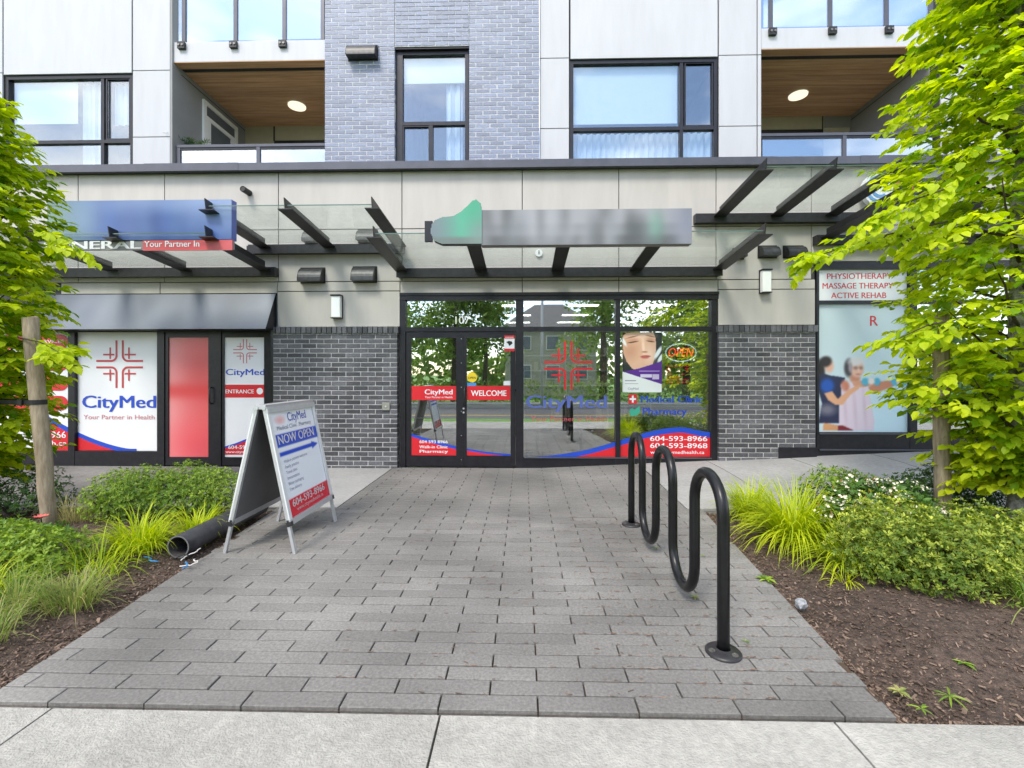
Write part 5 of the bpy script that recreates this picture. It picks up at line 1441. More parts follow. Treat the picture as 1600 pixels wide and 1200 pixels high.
# ================================================================== SANDWICH BOARD
sb = thing('sandwich_board', 'folding sandwich board with a NOW OPEN poster standing on the path edge', 'sandwich board', (-2.09, 4.02, 0))
RX, ZR = -2.085, 1.155
y0s, y1s = 3.60, 4.42
def side_xf(foot_x, sgn):
    top = Vector((RX + sgn * 0.03, 0, ZR)); bot = Vector((foot_x, 0, 0))
    sl = (top - bot); Ls = sl.length; sl.normalize(); nrm = Vector((sl.z, 0, -sl.x)) * sgn
    if nrm.x * sgn < 0: nrm = -nrm
    def f(u, v, off=0.0):      # u along the board (near -> far), v up the slope from the feet, off outwards
        p = bot + sl * v + nrm * off
        return (p.x, y0s + u, p.z)
    return f, Ls
for sgn, foot in ((1, -1.81), (-1, -2.375)):
    f, Ls = side_xf(foot, sgn)
    W = y1s - y0s
    def slabp(u0, u1, v0, v1, o0, o1, name, mat, par):
        vs = [f(u, v, o) for o in (o0, o1) for u, v in ((u0, v0), (u1, v0), (u1, v1), (u0, v1))]
        return MB().add(vs, [(3, 2, 1, 0), (4, 5, 6, 7), (0, 1, 5, 4), (1, 2, 6, 5), (2, 3, 7, 6), (3, 0, 4, 7)]).build(name, mat, par)
    vb = 0.235
    for u0, u1 in ((0.0, 0.028), (W - 0.028, W)):
        slabp(u0, u1, 0.0, Ls - .012, -0.012, 0.010, 'leg', 'alu', sb)
    for u0, u1 in ((0.0, 0.042), (W - 0.042, W)):
        slabp(u0, u1, vb + .034, Ls - .05, 0.0105, 0.022, 'clip_rail', 'alu_white', sb)
    slabp(0.0, W, vb - .012, vb + .034, -0.008, 0.024, 'bottom_rail', 'alu', sb)
    slabp(0.0, W, Ls - .05, Ls - .004, 0.011, 0.026, 'top_rail', 'alu', sb)
    for u in (-0.004, W - .03): slabp(u, u + .034, vb - .016, vb + .02, -0.012, 0.027, 'corner_cap', 'hood', sb)
    slabp(0.028, W - .028, vb, Ls - .03, -0.006, -0.001, 'back_sheet', 'alu_dark', sb)
    pw2, ph2 = W - .07, Ls - .05 - vb - .034
    if sgn == 1:
        ink = Ink(pw2, ph2, 80, 130, (236, 238, 244))
        ink.rect(0, 1, 0, 0.165, (214, 48, 62)); ink.rect(0.0, 1.0, 0.66, 0.785, (48, 84, 190)); ink.rect(0.06, 0.80, 0.575, 0.615, (38, 76, 196))
        ink.poly([(0.80, 0.555), (0.97, 0.595), (0.80, 0.635)], (38, 76, 196))
        ink.ell(0.20, 0.92, 0.09, 0.035, (238, 186, 186), 0, .6)
        ink.blur(1)
        ink.build('poster', sb, lambda u, v: f(.035 + u, vb + .034 + v, 0.006), 'print_gloss')
        X = lambda u, v, off: f(u, v, off)
        v_ = lambda q: vb + .034 + q * ph2
        text('CityMed', W * .58, .0075, v_(.895), width=W * .40, height=0.075, mat='vinyl_blue', parent=sb, bold=0.02, xf=X)
        text('Medical Clinic  Pharmacy', W * .5, .0075, v_(.825), width=W * .72, height=0.035, mat='text_grey', parent=sb, bold=0.01, xf=X)
        text('NOW OPEN', W * .5, .0075, v_(.69), width=W * .76, height=0.075, mat='vinyl_white', parent=sb, bold=0.03, xf=X)
        for k, s_ in enumerate(('Walk-in patients welcome', 'Family practice', 'Travel clinic', 'Immunization', 'Blister packaging', 'Free delivery')):
            text(s_, W * .14, .0075, v_(.51 - k * .054), height=0.026, mat='text_grey', parent=sb, xf=X, align='LEFT')
        text('604-593-8966', W * .5, .0075, v_(.085), width=W * .72, height=0.06, mat='vinyl_white', parent=sb, bold=0.03, xf=X)
        text('www.citymedhealth.ca', W * .5, .0075, v_(.035), width=W * .6, height=0.03, mat='vinyl_white', parent=sb, bold=0.01, xf=X)
    else:
        slabp(.036, W - .036, vb + .034, Ls - .05, 0.002, 0.006, 'poster', 'vinyl_white', sb)
MB().box(RX - .045, RX + .045, y0s - .0, y1s, ZR - .012, ZR + .022).build('hinge_cap', 'alu', sb)
for yy in (y0s + .01, y1s - .03):
    MB().tube([(RX - .03, yy - .016, ZR), (RX - .03, yy + .004, ZR)], .018, 12).build('hinge_pin', 'alu', sb); MB().tube([(RX + .03, yy - .016, ZR), (RX + .03, yy + .004, ZR)], .018, 12).build('hinge_pin', 'alu', sb)
for yy in (y0s + .02, y1s - .02):
    MB().bar((-2.315, yy, .50), (-1.93 + .02, yy, .50), .012, .018).build('brace', 'alu', sb) if yy > 4 else None

# ================================================================== PIPE, STAKES, LITTER
pp_ = thing('drain_pipe', 'cut black plastic drain pipe lying on the mulch beside the sandwich board', 'pipe', (-2.72, 4.0, 0))
a_, b_ = Vector((-2.67, 3.50, 0.085)), Vector((-2.66, 4.60, 0.10))
MB().tube([a_.lerp(b_, k / 8) for k in range(9)], 0.088, 28, cap=False).build('pipe_wall', 'pipe', pp_, smooth=True)
MB().tube([a_.lerp(b_, k / 8) for k in range(9)][::-1], 0.077, 28, cap=False).build('pipe_lining', 'pipe_in', pp_, smooth=True)
dirv = (b_ - a_).normalized(); ring = MB(); n = 28
s1 = dirv.cross(Vector((0, 0, 1))).normalized(); s2 = s1.cross(dirv)
vs = [a_ + (s1 * math.cos(2 * math.pi * k / n) + s2 * math.sin(2 * math.pi * k / n)) * r_ for r_ in (0.077, 0.088) for k in range(n)]
ring.add(vs, [(k, (k + 1) % n, n + (k + 1) % n, n + k) for k in range(n)]).build('cut_edge', 'alu_dark', pp_)

def stake(label, base, top, r_):
    t = thing('tree_stake', label, 'stake', base)
    n = 10; base, top = Vector(base), Vector(top)
    pts = [base.lerp(top, k / n) + Vector((random.gauss(0, .003), random.gauss(0, .003), 0)) for k in range(n + 1)]
    pts[0].z -= .1
    rr_ = [r_ * random.uniform(.97, 1.03) for _ in pts] + [r_ * .8]
    pts.append(top + (top - base).normalized() * .012)
    MB().tube(pts, rr_, 18).build('post', 'stake', t, smooth=True)
    return t
LB, LT = Vector((-4.28, 4.07, 0.02)), Vector((-4.47, 4.07, 1.93))
RB, RT = Vector((3.90, 4.38, 0.02)), Vector((3.88, 4.38, 1.98))
stake('round wooden tree stake leaning in front of the left tree', LB, LT, .058)
stake('round wooden tree stake beside the right tree, behind the shrubs', RB, RT, .062)
TREE_L, TREE_R = Vector((-5.32, 4.2, 0)), Vector((4.36, 4.15, 0))
def strap(label, s, tr, z, rs, rt):
    t = thing('tree_strap', label, 'strap', (s.x, s.y, z), 'rubber straps tying trees to stakes')
    d = Vector((tr.x - s.x, tr.y - s.y, 0)).normalized(); pn = Vector((-d.y, d.x, 0))
    a, b = Vector((s.x, s.y, z)), Vector((tr.x, tr.y, z))
    pts = [a - d * math.cos(q) * (rs + .006) + pn * math.sin(q) * (rs + .006) for q in np.linspace(-math.pi / 2, math.pi / 2, 10)]
    pts += [b + d * math.cos(q) * (rt + .006) + pn * math.sin(q) * (rt + .006) for q in np.linspace(math.pi / 2, -math.pi / 2, 10)]
    pts.append(pts[0])
    m = MB(); vs = []
    for p in pts: vs += [(p.x, p.y, z - .022), (p.x, p.y, z + .022)]
    m.add(vs, [(2 * i, 2 * i + 2, 2 * i + 3, 2 * i + 1) for i in range(len(pts) - 1)])
    m.build('band', 'strap', t)
    MB().box(a.x + d.x * .1 - .02, a.x + d.x * .1 + .02, a.y - rs - .012, a.y - rs + .0, z - .028, z + .028).build('buckle', 'black', t)
zst = CAM_H - 43 * 4.2 / 720
strap('black rubber strap round the left stake', LB.lerp(LT, (zst) / 1.9), TREE_L, zst, .056, .07)
strap('black rubber strap round the right stake', RB.lerp(RT, zst / 1.9), TREE_R, zst, .06, .075)

def rock(name, label, cat, c, r_, mat, seed, sq=(1, .8, .6)):
    rr = random.Random(seed); bm = bmesh.new(); bmesh.ops.create_icosphere(bm, subdivisions=2, radius=1)
    for v in bm.verts:
        k = 1 + rr.uniform(-.18, .18)
        v.co = Vector((v.co.x * r_ * sq[0], v.co.y * r_ * sq[1], v.co.z * r_ * sq[2])) * k
    me = bpy.data.meshes.new(name); bm.to_mesh(me); bm.free(); me.materials.append(M[mat])
    o = bpy.data.objects.new(name, me); link(o, None, Vector(c)); o.rotation_euler.z = rr.random() * 6
    return tag(o, label, cat)
p = G(1252, 952, .0); rock('stone', 'fist-sized grey stone on the mulch at the path edge', 'stone', (p.x, p.y, .03), .036, 'stone', 2, (1, .9, .9))
# snarl of ties and scraps at the pipe mouth
lt_ = thing('litter_scraps', 'snarl of blue ties and pale scraps at the pipe mouth', 'litter', (-2.66, 3.36, 0))
for k, (mat, nm) in enumerate((('litter_blue', 'blue_tie'), ('litter_blue', 'blue_tie'), ('litter_white', 'pale_strip'), ('strap', 'black_tie'), ('litter_white', 'pale_strip'), ('strap', 'black_tie'))):
    rr = random.Random(20 + k); c = Vector((-2.62 + rr.uniform(-.14, .14), 3.33 + rr.uniform(-.07, .08), .028))
    pts = [c]
    h = rr.random() * 6.28
    for i in range(9):
        h += rr.gauss(0, .9); pts.append(pts[-1] + Vector((math.cos(h) * .026, math.sin(h) * .02, rr.uniform(-.004, .006))))
    MB().tube(pts, .0045, 6).build(nm, mat, lt_, smooth=True)

# ================================================================== PLANTING
def leaf_verts(base, d, up, L, W, fold=0.12, droop=0.18):
    """ovate pointed leaf: eight points, six faces"""
    d = d.normalized(); s = d.cross(up).normalized(); n = s.cross(d)
    def P(t, w, lift=0): return base + d * (L * t) + s * (W * w) + n * (lift * W - droop * L * t * t)
    return [P(0, 0), P(.24, -.44, fold), P(.24, .44, fold), P(.30, 0), P(.66, -.42, fold), P(.66, .42, fold), P(.70, 0), P(1, 0)]
LEAF_F = [(0, 3, 1), (0, 2, 3), (1, 3, 6, 4), (3, 2, 5, 6), (4, 6, 7), (6, 5, 7)]
def interp(tab, z):
    for (a, b), (c, d) in zip(tab[:-1], tab[1:]):
        if a <= z <= c: return b + (d - b) * (z - a) / (c - a)
    return tab[0][1] if z < tab[0][0] else tab[-1][1]

leaf_proto = MB(); leaf_proto.add(leaf_verts(Vector((0, 0, 0)), Vector((1, 0, 0)), Vector((0, 0, 1)), .105, .064), LEAF_F, .55)
leaf_me = leaf_proto.mesh('leaf', M['leaf_tree'])

def hornbeam(label, base, prof, trunk_r, seed, n_twig, sprays=(), squash=1.0):
    rr = random.Random(seed)
    t = thing('hornbeam_tree', label, 'tree', base)
    z0, z1 = prof[0][0], prof[-1][0]
    tp = [base + Vector((rr.gauss(0, .012) * (k > 0), rr.gauss(0, .012) * (k > 0), -.1 + (z1 * .93 + .1) * k / 14)) for k in range(15)]
    MB().tube(tp, [trunk_r * (1.25 if k == 0 else 1) * (1 - k / 15.5) ** .8 + .006 for k in range(15)], 14).build('trunk', 'bark', t, smooth=True)
    limbs = MB()
    for k in range(46):
        z = z0 + .15 + (z1 - z0) * .9 * (k / 46); a = k * 2.399 + rr.gauss(0, .3)
        r_ = interp(prof, min(z + .4, z1)) * rr.uniform(.6, .92)
        p0 = Vector((base.x, base.y, max(.5, z - .15))); e = Vector((base.x + math.cos(a) * r_, base.y + math.sin(a) * r_ * squash, z + .25 + rr.random() * .3))
        m1 = p0.lerp(e, .4) + Vector((0, 0, -.04)); m2 = p0.lerp(e, .7) + Vector((rr.gauss(0, .03), rr.gauss(0, .03), 0))
        limbs.tube([p0, m1, m2, e], [.018, .012, .008, .003], 5)
    tag(limbs.build('limbs', 'twig', t))
    crown = MB(); single = []
    twigs = []
    for k in range(n_twig):
        z = z0 + (z1 - z0) * rr.random()
        a = rr.random() * 2 * math.pi; q = rr.random() ** .42
        # lumpy outline
        lump = 1 + .16 * math.sin(3 * a + z * 2.1 + seed) + .10 * math.sin(7 * a - z * 3.7) + .08 * math.sin(z * 9 + a)
        r_ = interp(prof, z) * q * lump
        p = Vector((base.x + math.cos(a) * r_, base.y + math.sin(a) * r_ * squash, z))
        d = Vector((math.cos(a + rr.gauss(0, .5)), math.sin(a + rr.gauss(0, .5)), rr.gauss(-.02, .22))).normalized()
        twigs.append((p - d * .14, d, rr.uniform(.20, .34)))
    for (pa, pb_, n_) in sprays:
        for k in range(n_):
            s = rr.random(); p = pa.lerp(pb_, s) + Vector((rr.gauss(0, .05), rr.gauss(0, .06), rr.gauss(0, .05))) * (1.3 - s)
            d = ((pb_ - pa).normalized() + Vector((rr.gauss(0, .45), rr.gauss(0, .45), rr.gauss(-.1, .2)))).normalized()
            twigs.append((p, d, rr.uniform(.14, .26)))
        limbs2 = MB(); limbs2.tube([pa, pa.lerp(pb_, .5) + Vector((0, 0, .03)), pb_], [.009, .006, .002], 5); limbs2.build('limb', 'twig', t)
    cv = Vector((0, 0, CAM_H))
    for (p, d, L) in twigs:
        sd_ = d.cross(Vector((0, 0, 1))).normalized()
        n_ = int(L / .034) + 1
        tw_tone = rr.gauss(.46, .30)
        for i in range(n_):
            s = (i + .5) / n_; sg = 1 if i % 2 else -1
            q = p + d * L * s + Vector((0, 0, -.10 * L * s * s))
            ld = (d * rr.uniform(.5, .9) + sd_ * sg * rr.uniform(.5, 1) + Vector((0, 0, rr.gauss(-.28, .22)))).normalized()
            if i == n_ - 1: ld = (d + Vector((0, 0, -.3))).normalized()
            up = (Vector((0, 0, 1)) + Vector((rr.gauss(0, .30), rr.gauss(0, .30), 0)) - cv.normalized() * 0).normalized()
            l_ = rr.uniform(.062, .112); w_ = l_ * rr.uniform(.60, .78)
            tone = min(1, max(.001, tw_tone + rr.gauss(0, .16)))
            single.append((q, ld, up, l_, w_, tone))
    # the 300 leaves that show largest are objects; the rest of the crown is one mass
    def score(s):
        q = s[0]; dd = (q - cv).length
        out_ = math.hypot(q.x - base.x, q.y - base.y) / max(.2, interp(prof, min(max(q.z, z0), z1)))
        pxx = 800 + 720 * (q.x * _c + q.y * _s) / max(.3, (q.y * _c - q.x * _s))
        if not (0 < pxx < 1600) or q.z > 4.4: return -1
        return s[3] / dd * min(1.2, out_) * (1.0 if q.y < base.y + .25 else .3)
    single.sort(key=score, reverse=True)
    for (q, ld, up, l_, w_, tone) in single[:300]:
        s_ = ld.cross(up).normalized(); n_ = s_.cross(ld)
        mw = Matrix((ld, -s_, n_)).transposed()
        o = bpy.data.objects.new('leaf', leaf_me); COL.objects.link(o); o.parent = t
        o.matrix_local = Matrix.Translation(q - wloc(t)) @ mw.to_4x4() @ Matrix.Diagonal((l_ / .105, w_ / .064, 1, 1))
    for (q, ld, up, l_, w_, tone) in single[300:]:
        crown.add(leaf_verts(q, ld, up, l_, w_), LEAF_F, tone)
    tag(crown.build('crown', 'leaf_tree', t), kind='stuff')
    return t
prof_r = [(.42, .34), (.75, .48), (1.05, .62), (1.35, .80), (1.75, .90), (2.3, .90), (2.9, .88), (3.5, .82), (4.1, .72), (4.8, .6), (5.6, .4), (6.3, .08)]
prof_l = [(.42, .34), (.7, .48), (1.1, .64), (1.6, .72), (2.1, .70), (2.5, .68), (3.0, .66), (3.4, .52), (3.8, .34), (4.1, .2), (4.3, .05)]
hornbeam('bright green hornbeam tree at the right edge with a mottled grey trunk', TREE_R, prof_r, .095, 11, 2500,
         sprays=((Vector((3.55, 3.95, 2.70)), Vector((2.36, 3.9, 2.38)), 46), (Vector((3.5, 3.8, 2.95)), Vector((2.75, 3.7, 2.62)), 26), (Vector((3.4, 3.7, 1.85)), Vector((2.95, 3.7, 1.70)), 20), (Vector((3.5, 3.8, 1.35)), Vector((3.1, 3.75, 1.22)), 10)))
hornbeam('bright green hornbeam tree at the left edge behind a leaning stake', TREE_L, prof_l, .085, 23, 1700,
         sprays=((Vector((-4.5, 4.0, 1.75)), Vector((-4.0, 3.9, 1.60)), 14), (Vector((-4.4, 4.0, 2.7)), Vector((-4.0, 4.0, 2.55)), 12)))

def shrub(label, blobs, mat, leaf, n, seed, group=None, cat='shrub', name='shrub', flowers=0, top_bias=.35, tone_mu=.4, lumpy=1.0, tip=0.0, stem_mat='twig'):
    """blobs: (x, y, z, rx, ry, rz) ellipsoids; small leaves on and inside their shells"""
    rr = random.Random(seed)
    cx = sum(b[0] for b in blobs) / len(blobs); cy = sum(b[1] for b in blobs) / len(blobs)
    t = thing(name, label, cat, (cx, cy, 0), group)
    vol = [b[3] * b[4] + b[3] * b[5] + b[4] * b[5] for b in blobs]; tot = sum(vol)
    m = MB(); st_ = MB(); tips = []
    for b, v in zip(blobs, vol):
        k = int(n * v / tot / 5)
        for i in range(k):
            # a small rosette of leaves
            while True:
                d = Vector((rr.gauss(0, 1), rr.gauss(0, 1), rr.gauss(0, 1))).normalized()
                if d.z > -.55: break
            lump = 1 + lumpy * .15 * math.sin(5 * d.x + 9 * d.z + seed) * math.cos(6 * d.y + seed * 2) + lumpy * .09 * math.sin(17 * d.x + 3) * math.sin(15 * d.y + 13 * d.z)
            q = (rr.random() ** .22) * lump
            p = Vector((b[0] + d.x * b[3] * q, b[1] + d.y * b[4] * q, b[2] + d.z * b[5] * q))
            if p.z < .015: continue
            ax = (d + Vector((0, 0, .6)) + Vector((rr.gauss(0, .4), rr.gauss(0, .4), rr.gauss(0, .4)))).normalized()
            s1 = ax.orthogonal().normalized(); s2 = ax.cross(s1)
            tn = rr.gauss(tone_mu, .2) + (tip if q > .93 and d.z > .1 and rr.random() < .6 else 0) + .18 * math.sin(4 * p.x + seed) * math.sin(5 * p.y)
            nl = rr.choice((4, 5, 6))
            for j in range(nl):
                a = j * 6.283 / nl + rr.gauss(0, .4)
                ld = (ax * rr.uniform(.25, .8) + (s1 * math.cos(a) + s2 * math.sin(a))).normalized()
                l_ = leaf * rr.uniform(.65, 1.25); w_ = l_ * rr.uniform(.34, .5)
                sd_ = ld.cross(ax).normalized()
                bp_ = p + ld * .002
                m.add([bp_, bp_ + ld * l_ * .5 - sd_ * w_ / 2 + ax * .002, bp_ + ld * l_, bp_ + ld * l_ * .5 + sd_ * w_ / 2 + ax * .002], [(0, 1, 2, 3)], min(1, max(.001, tn + rr.gauss(0, .12))))
            if d.z > .05 and q > .85: tips.append((p, ax))
        for i in range(14):
            a = rr.random() * 6.28; e = Vector((b[0] + math.cos(a) * b[3] * .7, b[1] + math.sin(a) * b[4] * .7, b[2] + b[5] * rr.uniform(-.2, .6)))
            st_.tube([Vector((b[0] + rr.gauss(0, .05), b[1] + rr.gauss(0, .05), 0)), e], [.008, .003], 4)
    tag(m.build('foliage', mat, t), kind='stuff')
    tag(st_.build('stems', stem_mat, t), kind='stuff')
    if flowers:
        fl = MB(); bd = MB(); rr.shuffle(tips)
        tips.sort(key=lambda q: q[0].y - q[0].z * .8 + rr.gauss(0, .18))
        for (p, ax) in tips[:flowers]:
            for h in range(rr.choice((3, 4, 5))):
                c = p + Vector((rr.gauss(0, .025), rr.gauss(0, .025), rr.gauss(.02, .015)))
                a2 = (ax + Vector((rr.gauss(0, .5), rr.gauss(0, .5) - .3, rr.gauss(0, .5)))).normalized(); s1 = a2.orthogonal().normalized(); s2 = a2.cross(s1)
                for j in range(5):
                    a = j * 1.2566; dd = (s1 * math.cos(a) + s2 * math.sin(a)); e = dd * .014 + a2 * .011; w_ = a2.cross(dd) * .0055
                    fl.add([c, c + e * .6 - w_, c + e, c + e * .6 + w_], [(0, 1, 2, 3)])
            if rr.random() < .6:
                c = p + Vector((rr.gauss(0, .02), rr.gauss(0, .02), .03)); bd.tube([c, c + Vector((rr.gauss(0, .01), rr.gauss(0, .01), .022))], [.005, .002], 5)
        tag(fl.build('blossoms', 'flower', t), kind='stuff'); tag(bd.build('buds', 'bud', t), kind='stuff')
    return t

def grass(label, c, n, L, mat, seed, spread=1.0, wid=.007, tone_mu=.5, lean=(0, 0), name='grass_clump', group=None, r0=.05):
    rr = random.Random(seed)
    t = thing(name, label, 'ornamental grass', (c[0], c[1], 0), group)
    m = MB()
    for k in range(n):
        a = rr.random() * 6.283; r_ = rr.random() ** .5 * r0
        p = Vector((c[0] + math.cos(a) * r_, c[1] + math.sin(a) * r_, .0))
        a2 = a + rr.gauss(0, .5); out_ = rr.uniform(.35, 1.05) * spread
        l_ = L * rr.uniform(.6, 1.15); el = rr.uniform(.75, 1.45)
        v = Vector((math.cos(a2) * out_ + lean[0], math.sin(a2) * out_ + lean[1], math.tan(min(1.3, el)) * .75)).normalized()
        seg = 6; tn = min(1, max(.001, rr.gauss(tone_mu, .25))); prev = None; w0 = wid * rr.uniform(.6, 1.2)
        q = p.copy(); vs = []
        for i in range(seg + 1):
            s = i / seg; w_ = w0 * (1 - s ** 2.2) * (.6 + min(1, s * 3) * .4)
            sd_ = v.cross(Vector((0, 0, 1)));
            sd_ = sd_.normalized() if sd_.length > 1e-3 else Vector((1, 0, 0))
            vs += [q - sd_ * w_ / 2, q + sd_ * w_ / 2]
            q = q + v * (l_ / seg); v = (v + Vector((0, 0, -.27 * (1 + s)))).normalized()
            if q.z < .01: q.z = .01
        m.add(vs, [(2 * i, 2 * i + 2, 2 * i + 3, 2 * i + 1) for i in range(seg)], tn)
    tag(m.build('blades', mat, t), kind='stuff')
    return t

# left bed
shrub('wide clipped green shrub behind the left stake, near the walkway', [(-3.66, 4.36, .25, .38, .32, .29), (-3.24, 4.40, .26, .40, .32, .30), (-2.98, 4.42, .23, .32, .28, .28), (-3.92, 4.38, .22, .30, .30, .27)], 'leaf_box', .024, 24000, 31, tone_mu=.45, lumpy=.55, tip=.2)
shrub('dark green shrub at the left edge behind the tree stake', [(-4.95, 4.42, .22, .45, .36, .28), (-5.7, 4.4, .22, .5, .36, .28)], 'leaf_dark', .032, 7000, 32)
shrub('low bright green shrub at the left edge in front of the stake', [(-3.42, 3.14, .13, .30, .30, .21), (-3.80, 3.2, .14, .34, .34, .22)], 'leaf_box', .034, 7000, 33, tone_mu=.42)
shrub('low grey green plant with a coral flower at the foot of the left stake', [(-3.95, 3.72, .07, .20, .14, .12), (-4.3, 3.7, .08, .22, .16, .12)], 'leaf_dark', .05, 700, 34, tone_mu=.7)
cf = thing('flower_head', 'single coral flower at the foot of the left stake', 'flower', (-3.95, 3.7, .2))
fm = MB()
for k in range(14):
    a = k * 2.4; d = Vector((math.cos(a), math.sin(a), .5)).normalized(); c = Vector((-3.95, 3.68, .24)); s_ = d.cross(Vector((0, 0, 1))).normalized()
    fm.add([c, c + d * .035 - s_ * .014, c + d * .06, c + d * .035 + s_ * .014], [(0, 1, 2, 3)])
fm.build('petals', 'pinkf', cf); MB().tube([(-3.95, 3.70, .05), (-3.95, 3.68, .24)], .005, 6).build('stem', 'twig', cf)
grass('golden striped grass clump beside the black pipe', (-3.08, 3.62), 380, .40, 'leaf_gold', 41, .9, .012, .55, (.05, -.15), r0=.14)
grass('golden grass spilling in front of the wide clipped shrub', (-2.86, 3.98), 200, .34, 'leaf_gold', 42, .9, .011, .6, r0=.10)
grass('sparse yellow green grass between the pipe and the low shrub', (-3.0, 3.16), 110, .38, 'leaf_gold', 43, 1.1, .009, .35, (.1, -.2), r0=.14)
grass('dry tufted grass near the left front of the bed', (-2.74, 2.74), 300, .30, 'leaf_dry', 44, .8, .006, .35, r0=.12)
grass('green and straw grass tuft at the left edge of the picture', (-3.02, 2.66), 260, .32, 'leaf_dry', 45, .8, .006, .25, r0=.14)
grass('thin green grass tuft at the front left bed corner', (-2.85, 2.36), 160, .26, 'leaf_dry', 46, .8, .005, .2, r0=.12)
grass('straw coloured dead grass between the dark shrub and the left stake', (-4.25, 4.25), 150, .40, 'leaf_dry', 47, .8, .005, .95, r0=.12)
grass('yellow grass blades at the left edge under the low shrub', (-3.35, 2.72), 120, .42, 'leaf_gold', 48, 1.0, .009, .5, r0=.12)
# right bed
grass('small golden grass clump at the path corner by the walkway', (2.22, 4.58), 380, .46, 'leaf_gold', 51, .8, .013, .5, r0=.10)
grass('large golden fountain grass clump, biggest in the right bed', (2.27, 3.92), 720, .62, 'leaf_gold', 52, 1.0, .013, .6, (-.05, -.12), r0=.13)
grass('golden grass tuft in front of the white-flowered shrub', (2.36, 3.42), 190, .46, 'leaf_gold', 53, 1.1, .013, .5, (-.2, -.15), r0=.09)
grass('few yellow blades drooping over the mulch', (2.16, 3.16), 26, .22, 'leaf_gold', 54, 1.1, .010, .8, (-.2, -.2), r0=.03)
grass('green strap-leaved clump at the right edge under the lime shrub', (3.08, 2.84), 170, .42, 'leaf_dry', 55, .9, .011, .12, r0=.12)
shrub('rounded green shrub behind the white blossoms', [(2.95, 4.42, .24, .36, .28, .31), (3.30, 4.5, .20, .30, .26, .25)], 'leaf_box', .034, 7000, 61)
shrub('dense dark shrub behind the right stake', [(3.85, 4.62, .20, .36, .22, .26), (4.2, 4.72, .24, .42, .24, .30), (4.7, 4.55, .24, .5, .34, .30)], 'leaf_dark', .030, 10000, 62)
shrub('rhododendron with clusters of small cream flowers', [(2.78, 3.86, .25, .34, .28, .28), (3.12, 3.92, .27, .32, .28, .26), (2.55, 3.70, .18, .20, .20, .24)], 'leaf_dark', .055, 3800, 63, flowers=80, tone_mu=.55, name='flowering_shrub')
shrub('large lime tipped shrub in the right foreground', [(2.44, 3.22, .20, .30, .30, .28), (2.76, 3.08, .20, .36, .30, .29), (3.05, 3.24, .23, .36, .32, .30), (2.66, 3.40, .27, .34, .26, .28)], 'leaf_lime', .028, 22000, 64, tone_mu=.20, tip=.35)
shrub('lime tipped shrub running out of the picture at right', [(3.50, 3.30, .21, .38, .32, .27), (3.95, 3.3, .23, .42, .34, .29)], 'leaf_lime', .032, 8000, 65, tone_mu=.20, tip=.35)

# weeds, one by one
def weed(label, c, n, L, mat, seed, flatness=.5, wid=.4):
    rr = random.Random(seed); t = thing('weed', label, 'weed', (c[0], c[1], 0))
    m = MB()
    for k in range(n):
        a = k * 2.4 + rr.gauss(0, .2); d = Vector((math.cos(a), math.sin(a), rr.uniform(.2, .9) * flatness)).normalized()
        l_ = L * rr.uniform(.6, 1.1)
        m.add(leaf_verts(Vector((c[0], c[1], .012)), d, Vector((0, 0, 1)), l_, l_ * wid, .2, .35), LEAF_F, rr.random())
    m.build('leaves', mat, t)
for k, (px, py, n, L, wd, lab) in enumerate(((1198, 908, 12, .07, .4, 'small leafy weed rosette on the mulch by the rack'), (1484, 1092, 10, .075, .13, 'long-leaved green weed in the front of the right bed'),
        (1440, 1112, 6, .05, .25, 'tiny weed near the sidewalk edge at right'), (1098, 870, 5, .022, .5, 'tiny weed at the paving edge beside the rack'), (1555, 985, 9, .09, .25, 'pale weed under the right edge shrub'),
        (1505, 1040, 6, .05, .4, 'tiny green sprout mid right bed'), (1405, 1085, 14, .05, .35, 'mossy weed at the front corner of the paving'), (1165, 1005, 6, .028, .2, 'thin sprout beside the rack foot'),
        (1085, 935, 16, .035, .2, 'moss tuft in the paving joint under the rack'), (1025, 858, 9, .03, .2, 'pale grass tuft in the paving under the rack middle'))):
    p = G(px, py); weed(lab, (p.x, p.y), n, L, 'leaf_box' if k not in (6, 8) else 'leaf_dry', 70 + k, wid=wd)
# needles and crumbs collected in the paving joints on the rack side
db = MB(); rr = random.Random(77)
for k in range(900):
    y = rr.uniform(2.0, 4.6)
    row = round((y - YA) / PITCH) * PITCH + YA
    x = rr.uniform(.35, 1.62) if rr.random() < .75 else rr.uniform(-1.0, .6)
    if x > Rx(y) - .02: continue
    yy = row + rr.gauss(0, .004) if rr.random() < .8 else y
    L = rr.uniform(.004, .016); a = rr.gauss(0, .5); w_ = .0016
    z = .0035
    dx, dy = math.cos(a) * L, math.sin(a) * L
    db.add([(x - dx, yy - dy - w_, z), (x + dx, yy + dy - w_, z), (x + dx, yy + dy + w_, z + .002), (x - dx, yy - dy + w_, z + .002)], [(0, 1, 2, 3)], rr.uniform(.1, .8) + .01)
o = db.build('needle_debris', 'chip'); tag(o, 'brown needles and crumbs in the paving joints around the bike rack', 'debris', kind='stuff')

